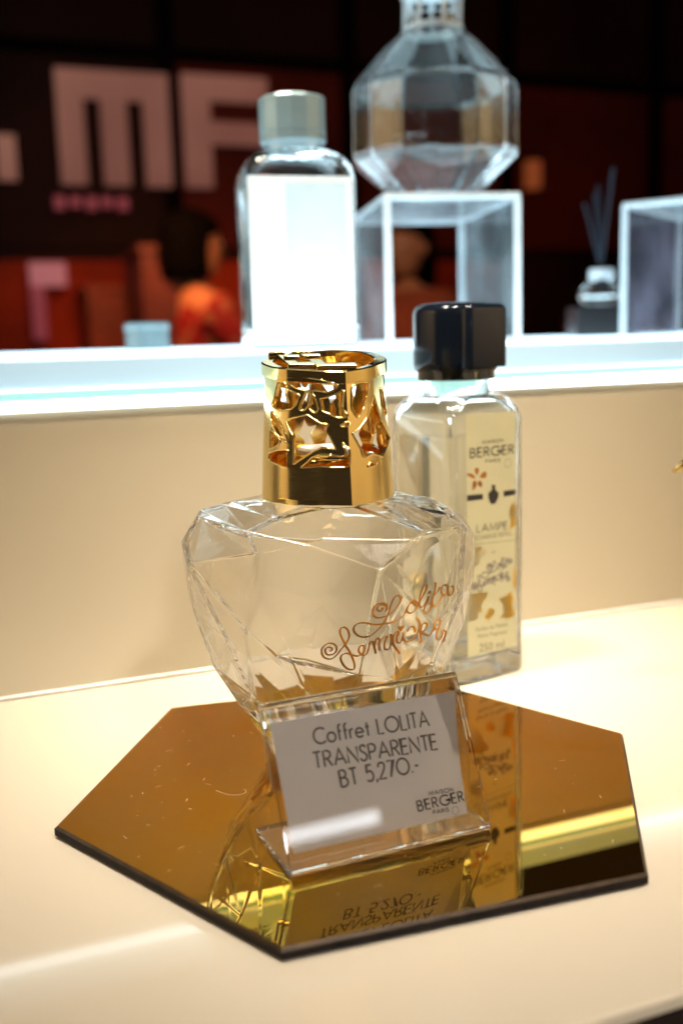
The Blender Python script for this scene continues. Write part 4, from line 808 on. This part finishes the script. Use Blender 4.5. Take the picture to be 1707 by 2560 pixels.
lbox([(1.085, 1.20, .835, 1.30), (1.201, 1.46, 1.20, 1.30), (1.201, 1.44, 1.02, 1.11)], 'sign_letter', M['letter'])
lbox([(.31, .385, .845, 1.02)], 'sign_letter', M['letter'])
lbox([(.525+i*.065, .565+i*.065, .735+.01*(i % 2), .785) for i in range(5)], 'small_letters', M['sub'])
sg2 = empty('pink_sign'); sg2.matrix_world = BM; tag(sg2, 'small pinkish r-shaped lit sign low on the red shop front', 'sign')
for nm, (a, b, c, d) in (('sign_post', (.40, .455, .20, .495)), ('sign_board', (.40, .545, .42, .515))):
    link(nm, box_me(nm, a, b, -.10 if nm == 'sign_board' else -.09, -.06, c, d), M['sub2' if nm == 'sign_board' else 'sub'], sg2)
# display counters and boxes in front of the shop wall
def cab(x, y, w, h, mt, label, name='display_cabinet', cat='cabinet'):
    r = empty(name, tuple(B0 + WD*x + WN*y + Vector((0, 0, ZF))), WY); tag(r, label, cat)
    box('carcass', -w/2, w/2, -.18, .18, .05, h, mt, r); box('plinth', -w/2+.02, w/2-.02, -.16, .16, 0, .049, M['frame'], r); box('counter_top', -w/2-.01, w/2+.01, -.19, .19, h+.001, h+.03, mt, r)
    for k in range(2): box('drawer', -w/2+.02, w/2-.02, -.20, -.181, .10+k*(h-.12)/2, .08+(k+1)*(h-.12)/2, mt, r, bw=.004)
    return r
cab(.86, -.55, .24, 1.42, M['brown'], 'tall dark red display cabinet behind the grey jar')
cab(.70, -.10, .20, 1.30, M['orange'], 'narrow dull orange display cabinet left of the tall dark cabinet')
cab(3.05, -.4, .30, 1.12, M['orange'], 'low orange display cabinet seen between the riser and the reed diffuser')
pl = empty('wall_lantern'); pl.matrix_world = BM; tag(pl, 'small orange lantern glowing on the dark wall right of the flask', 'lantern')
link('lantern_shade', box_me('ls', 2.775, 2.835, -.10, -.04, .87, 1.0), emit('lantern_glow', (.32, .07, .02), .5), pl); link('lantern_cap', box_me('lc', 2.765, 2.845, -.11, -.03, 1.001, 1.02), M['frame'], pl)
M['side'] = mat('cream_reflector', (.62, .46, .28), .5, var=.15, nscale=1.5)  # unseen walls added on both sides as bright reflections for the gold crown
for nm, x0, x1 in (('left_reflector_wall', -1.75, -1.70), ('right_reflector_wall', 1.70, 1.75)):
    stm(link('reflector_wall', box_me(nm, x0, x1, -.45, 1.6, ZF, 1.2), M['side']))
stm(link('floor', box_me('floor', -4, 7, -.5, 8, ZF-.05, ZF-.001), M['floor']))
cb = stm(wobj(link('ceiling_light', box_me('cl', -.05, .05, -2.2, -2.1, 2.5, 2.53), emit('lamp_disc', (1, .8, .6), 3)))) if False else None
# small ceiling bulbs reflected in the glass and the caps
for i, (x, y, z, lb_) in enumerate([(-.9, -.7, 1.55, 'small warm ceiling spotlight high to the left of the counter'), (.45, -.9, 1.6, 'small warm ceiling spotlight above and behind the photographer'), (1.1, -.3, 1.5, 'small warm ceiling spotlight high to the right of the counter')]):
    b = empty('ceiling_spotlight', (x, y, z)); tag(b, lb_, 'spotlight', 'ceiling spotlights above the counter')
    link('housing', lathe('hs', [(.034, .0), (.036, .004), (.036, .06), (.02, .07)], 20, close_bottom=False), M['frame'], b); link('bulb', lathe('bulb', [(.005, .002), (.030, .004), (.030, .01)], 20), M.setdefault('bulb', emit('warm_bulb', (1, .72, .42), 110)), b)

# ------------------------------------------------------------------ people in the shop
def skin_body(name, joints, edges, mt, parent, sub=2):
    me_ = bpy.data.meshes.new(name); me_.from_pydata([j[0] for j in joints], edges, []); o = link(name, me_, mt, parent)
    sk = o.modifiers.new('skin', 'SKIN'); sk.use_smooth_shade = True
    for i, j in enumerate(joints): r = j[1]; me_.skin_vertices[0].data[i].radius = r if isinstance(r, tuple) else (r, r)
    me_.skin_vertices[0].data[0].use_root = True
    s = o.modifiers.new('sub', 'SUBSURF'); s.levels = s.render_levels = sub; return o
def person(loc, rz, H, label, shirt, arm_l, arm_r, hair_len=.10, hair_w=1):
    r = empty('person', loc, rz); tag(r, label, 'person'); k = H/1.65
    def P(x, y, z): return (x*k, y*k, z*k)
    J = [(P(0, 0, .92), (.13, .10)), (P(0, 0, 1.05), (.115, .085)), (P(0, .0, 1.22), (.135, .095)), (P(0, .01, 1.34), (.12, .08)), (P(0, .01, 1.40), (.055, .055)), (P(0, 0, 1.46), (.048, .05)),
         (P(.09, 0, .86), .085), (P(.10, -.01, .48), .055), (P(.10, .02, .09), .036), (P(.10, -.12, .04), .03), (P(-.09, 0, .86), .085), (P(-.10, -.01, .48), .055), (P(-.10, .02, .09), .036), (P(-.10, -.12, .04), .03)]
    J = [(p, (rr_ if isinstance(rr_, tuple) else (rr_, rr_))) for p, rr_ in J]
    Ed = [(0, 1), (1, 2), (2, 3), (3, 4), (4, 5), (0, 6), (6, 7), (7, 8), (8, 9), (0, 10), (10, 11), (11, 12), (12, 13)]
    for sgn, arm in ((1, arm_l), (-1, arm_r)):
        b = len(J); sh_ = (sgn*.165, .01, 1.335); J.append((P(*sh_), (.056, .056)))
        for p, rad in zip(arm, (.042, .028)): J.append((P(*p), (rad, rad)))
        hd = Vector(arm[1])-Vector(arm[0]); hd.normalize(); w = Vector(arm[1]); side = hd.cross(Vector((0, 0, 1))).normalized()
        palm = w+hd*.05; J.append((P(*palm), (.038, .018)))
        Ed += [(3, b), (b, b+1), (b+1, b+2), (b+2, b+3)]
        for f in range(4):
            l = (.062, .072, .068, .052)[f]; base = palm+side*(.027-.018*f)+hd*.035; m1 = base+hd*l*.5+Vector((0, 0, -.008)); tp = base+hd*l+Vector((0, 0, -.025)); q = len(J)
            J += [(P(*base), (.009, .009)), (P(*m1), (.0085, .0085)), (P(*tp), (.007, .007))]; Ed += [(b+3, q), (q, q+1), (q+1, q+2)]
        q = len(J); t0 = w+hd*.03+side*.035; J += [(P(*t0), (.011, .011)), (P(*(t0+side*.02+hd*.035)), (.009, .009))]; Ed += [(b+2, q), (q, q+1)]
    bd = skin_body('body', J, Ed, M['skin'], r, 1)
    # shirt: torso and upper arms
    JS = [(P(0, 0, .90), (.15*k, .118*k)), (P(0, 0, 1.05), (.13*k, .10*k)), (P(0, 0, 1.22), (.15*k, .112*k)), (P(0, .01, 1.345), (.13*k, .092*k)), (P(0, .01, 1.395), (.068*k, .066*k))]; ES = [(0, 1), (1, 2), (2, 3), (3, 4)]
    for sgn, arm in ((1, arm_l), (-1, arm_r)):
        b = len(JS); e_ = Vector(arm[0]); s0 = Vector((sgn*.165, .01, 1.335)); JS += [(P(*s0), (.072*k, .072*k)), (P(*(s0*.25+e_*.75)), (.060*k, .060*k))]; ES += [(3, b), (b, b+1)]
    skin_body('shirt', JS, ES, shirt, r, 2)
    skin_body('trousers', [(P(0, 0, .93), (.14*k, .112*k)), (P(.09, 0, .84), (.098*k, .098*k)), (P(.10, -.01, .48), (.066*k, .066*k)), (P(.10, .02, .12), (.05*k, .05*k)), (P(-.09, 0, .84), (.098*k, .098*k)), (P(-.10, -.01, .48), (.066*k, .066*k)), (P(-.10, .02, .12), (.05*k, .05*k))], [(0, 1), (1, 2), (2, 3), (0, 4), (4, 5), (5, 6)], M['dark_cloth'], r, 1)
    # head
    n = 24; rings = []
    for z, wx, wy, dy in [(-.115, .022, .026, -.030), (-.105, .040, .046, -.028), (-.08, .056, .068, -.016), (-.05, .066, .082, -.008), (-.01, .073, .092, 0), (.03, .077, .097, .004), (.07, .072, .090, .008), (.10, .054, .066, .010), (.116, .026, .032, .010)]:
        rings.append([(wx*math.cos(2*math.pi*i/n), dy+wy*math.sin(2*math.pi*i/n)-(.014*max(0, -math.sin(2*math.pi*i/n))**12 if z == -.01 else 0)-(.008*max(0, -math.sin(2*math.pi*i/n))**10 if z == -.05 else 0), z) for i in range(n)])
    hd_ = link('head', loft('head', rings, ang=80), M['skin'], r, P(0, -.01, 1.565)); hd_.scale = (k, k, k); hd_.modifiers.new('s', 'SUBSURF').render_levels = 1
    link('nose', loft('nose', [[(.013*math.cos(a)*w, -.094-.5*w*.018+.012*math.sin(a)*w, z) for a in np.linspace(0, 6.28, 9)[:-1]] for z, w in ((-.03, .8), (-.024, 1.2), (-.005, .7), (.02, .35))], ang=80), M['skin'], hd_)
    for sx in (-1, 1):
        e_ = link('eye', lathe('eye', [(.001, -.008), (.008, -.006), (.0115, 0), (.008, .006), (.001, .008)], 10), M['eye'], hd_, (sx*.031, -.082, .008)); link('ear', lathe('ear', [(.002, -.028), (.012, -.02), (.017, 0), (.013, .02), (.002, .028)], 10), M['skin'], hd_, (sx*.074, .008, -.005))
    link('mouth', lathe('m', [(.001, -.004), (.022, -.001), (.022, .002), (.001, .006)], 12), M['lip'], hd_, (0, -.074, -.058))
    hr = []
    for z, g, fr_ in [(-.115-hair_len, 1.12, .35), (-.10-hair_len*.5, 1.24, .3), (-.07, 1.27, .30), (-.02, 1.28, .26), (.03, 1.22, .45), (.055, 1.2, .95), (.085, 1.16, 1), (.112, 1.0, 1), (.130, .5, 1)]:
        hr.append([(.077*g*(1-.35*max(0, (z-.07)/.06))*math.cos(2*math.pi*i/n), .022+.092*g*(1-.35*max(0, (z-.07)/.06))*(math.sin(2*math.pi*i/n) if math.sin(2*math.pi*i/n) > 0 else math.sin(2*math.pi*i/n)*fr_), z) for i in range(n)])
    h_o = link('hair', loft('hair', hr, ang=80), M['hair'], hd_); h_o.scale = (hair_w, hair_w, 1+(hair_w-1)*.4)
    return r
pr = person((-.52, 3.95, -1.05), R(128), 1.66, 'shopper with black bobbed hair and red patterned shirt reaching forward behind the shelf', M['shirt'], [(.20, -.10, 1.16), (.17, -.34, 1.28)], [(-.22, -.10, 1.10), (-.16, -.36, 1.13)], .0, 1.10)
person((.30, 4.2, -1.0), R(-40), 1.60, 'person in a rust-red top seen through the open acrylic riser', M['shirt2'], [(.26, .02, 1.08), (.16, -.18, 1.12)], [(-.25, .02, 1.10), (-.12, -.2, 1.2)], .10)
person((-1.10, 2.80, -1.22), R(65), 1.55, 'person mostly outside the left side of the photo with one bare arm showing', M['dark_cloth'], [(.22, -.04, 1.10), (.18, -.22, 1.16)], [(-.22, -.04, 1.10), (-.14, -.26, 1.20)], .08)
person((.03, -.50, ZF-.02), R(180), 1.62, 'photographer in black clothes standing before the counter, seen only mirrored in the gold crown', M['dark_cloth'], [(.24, -.08, 1.02), (.08, -.30, 1.10)], [(-.24, -.08, 1.02), (-.08, -.30, 1.10)], .08)
bpy.context.view_layer.update()
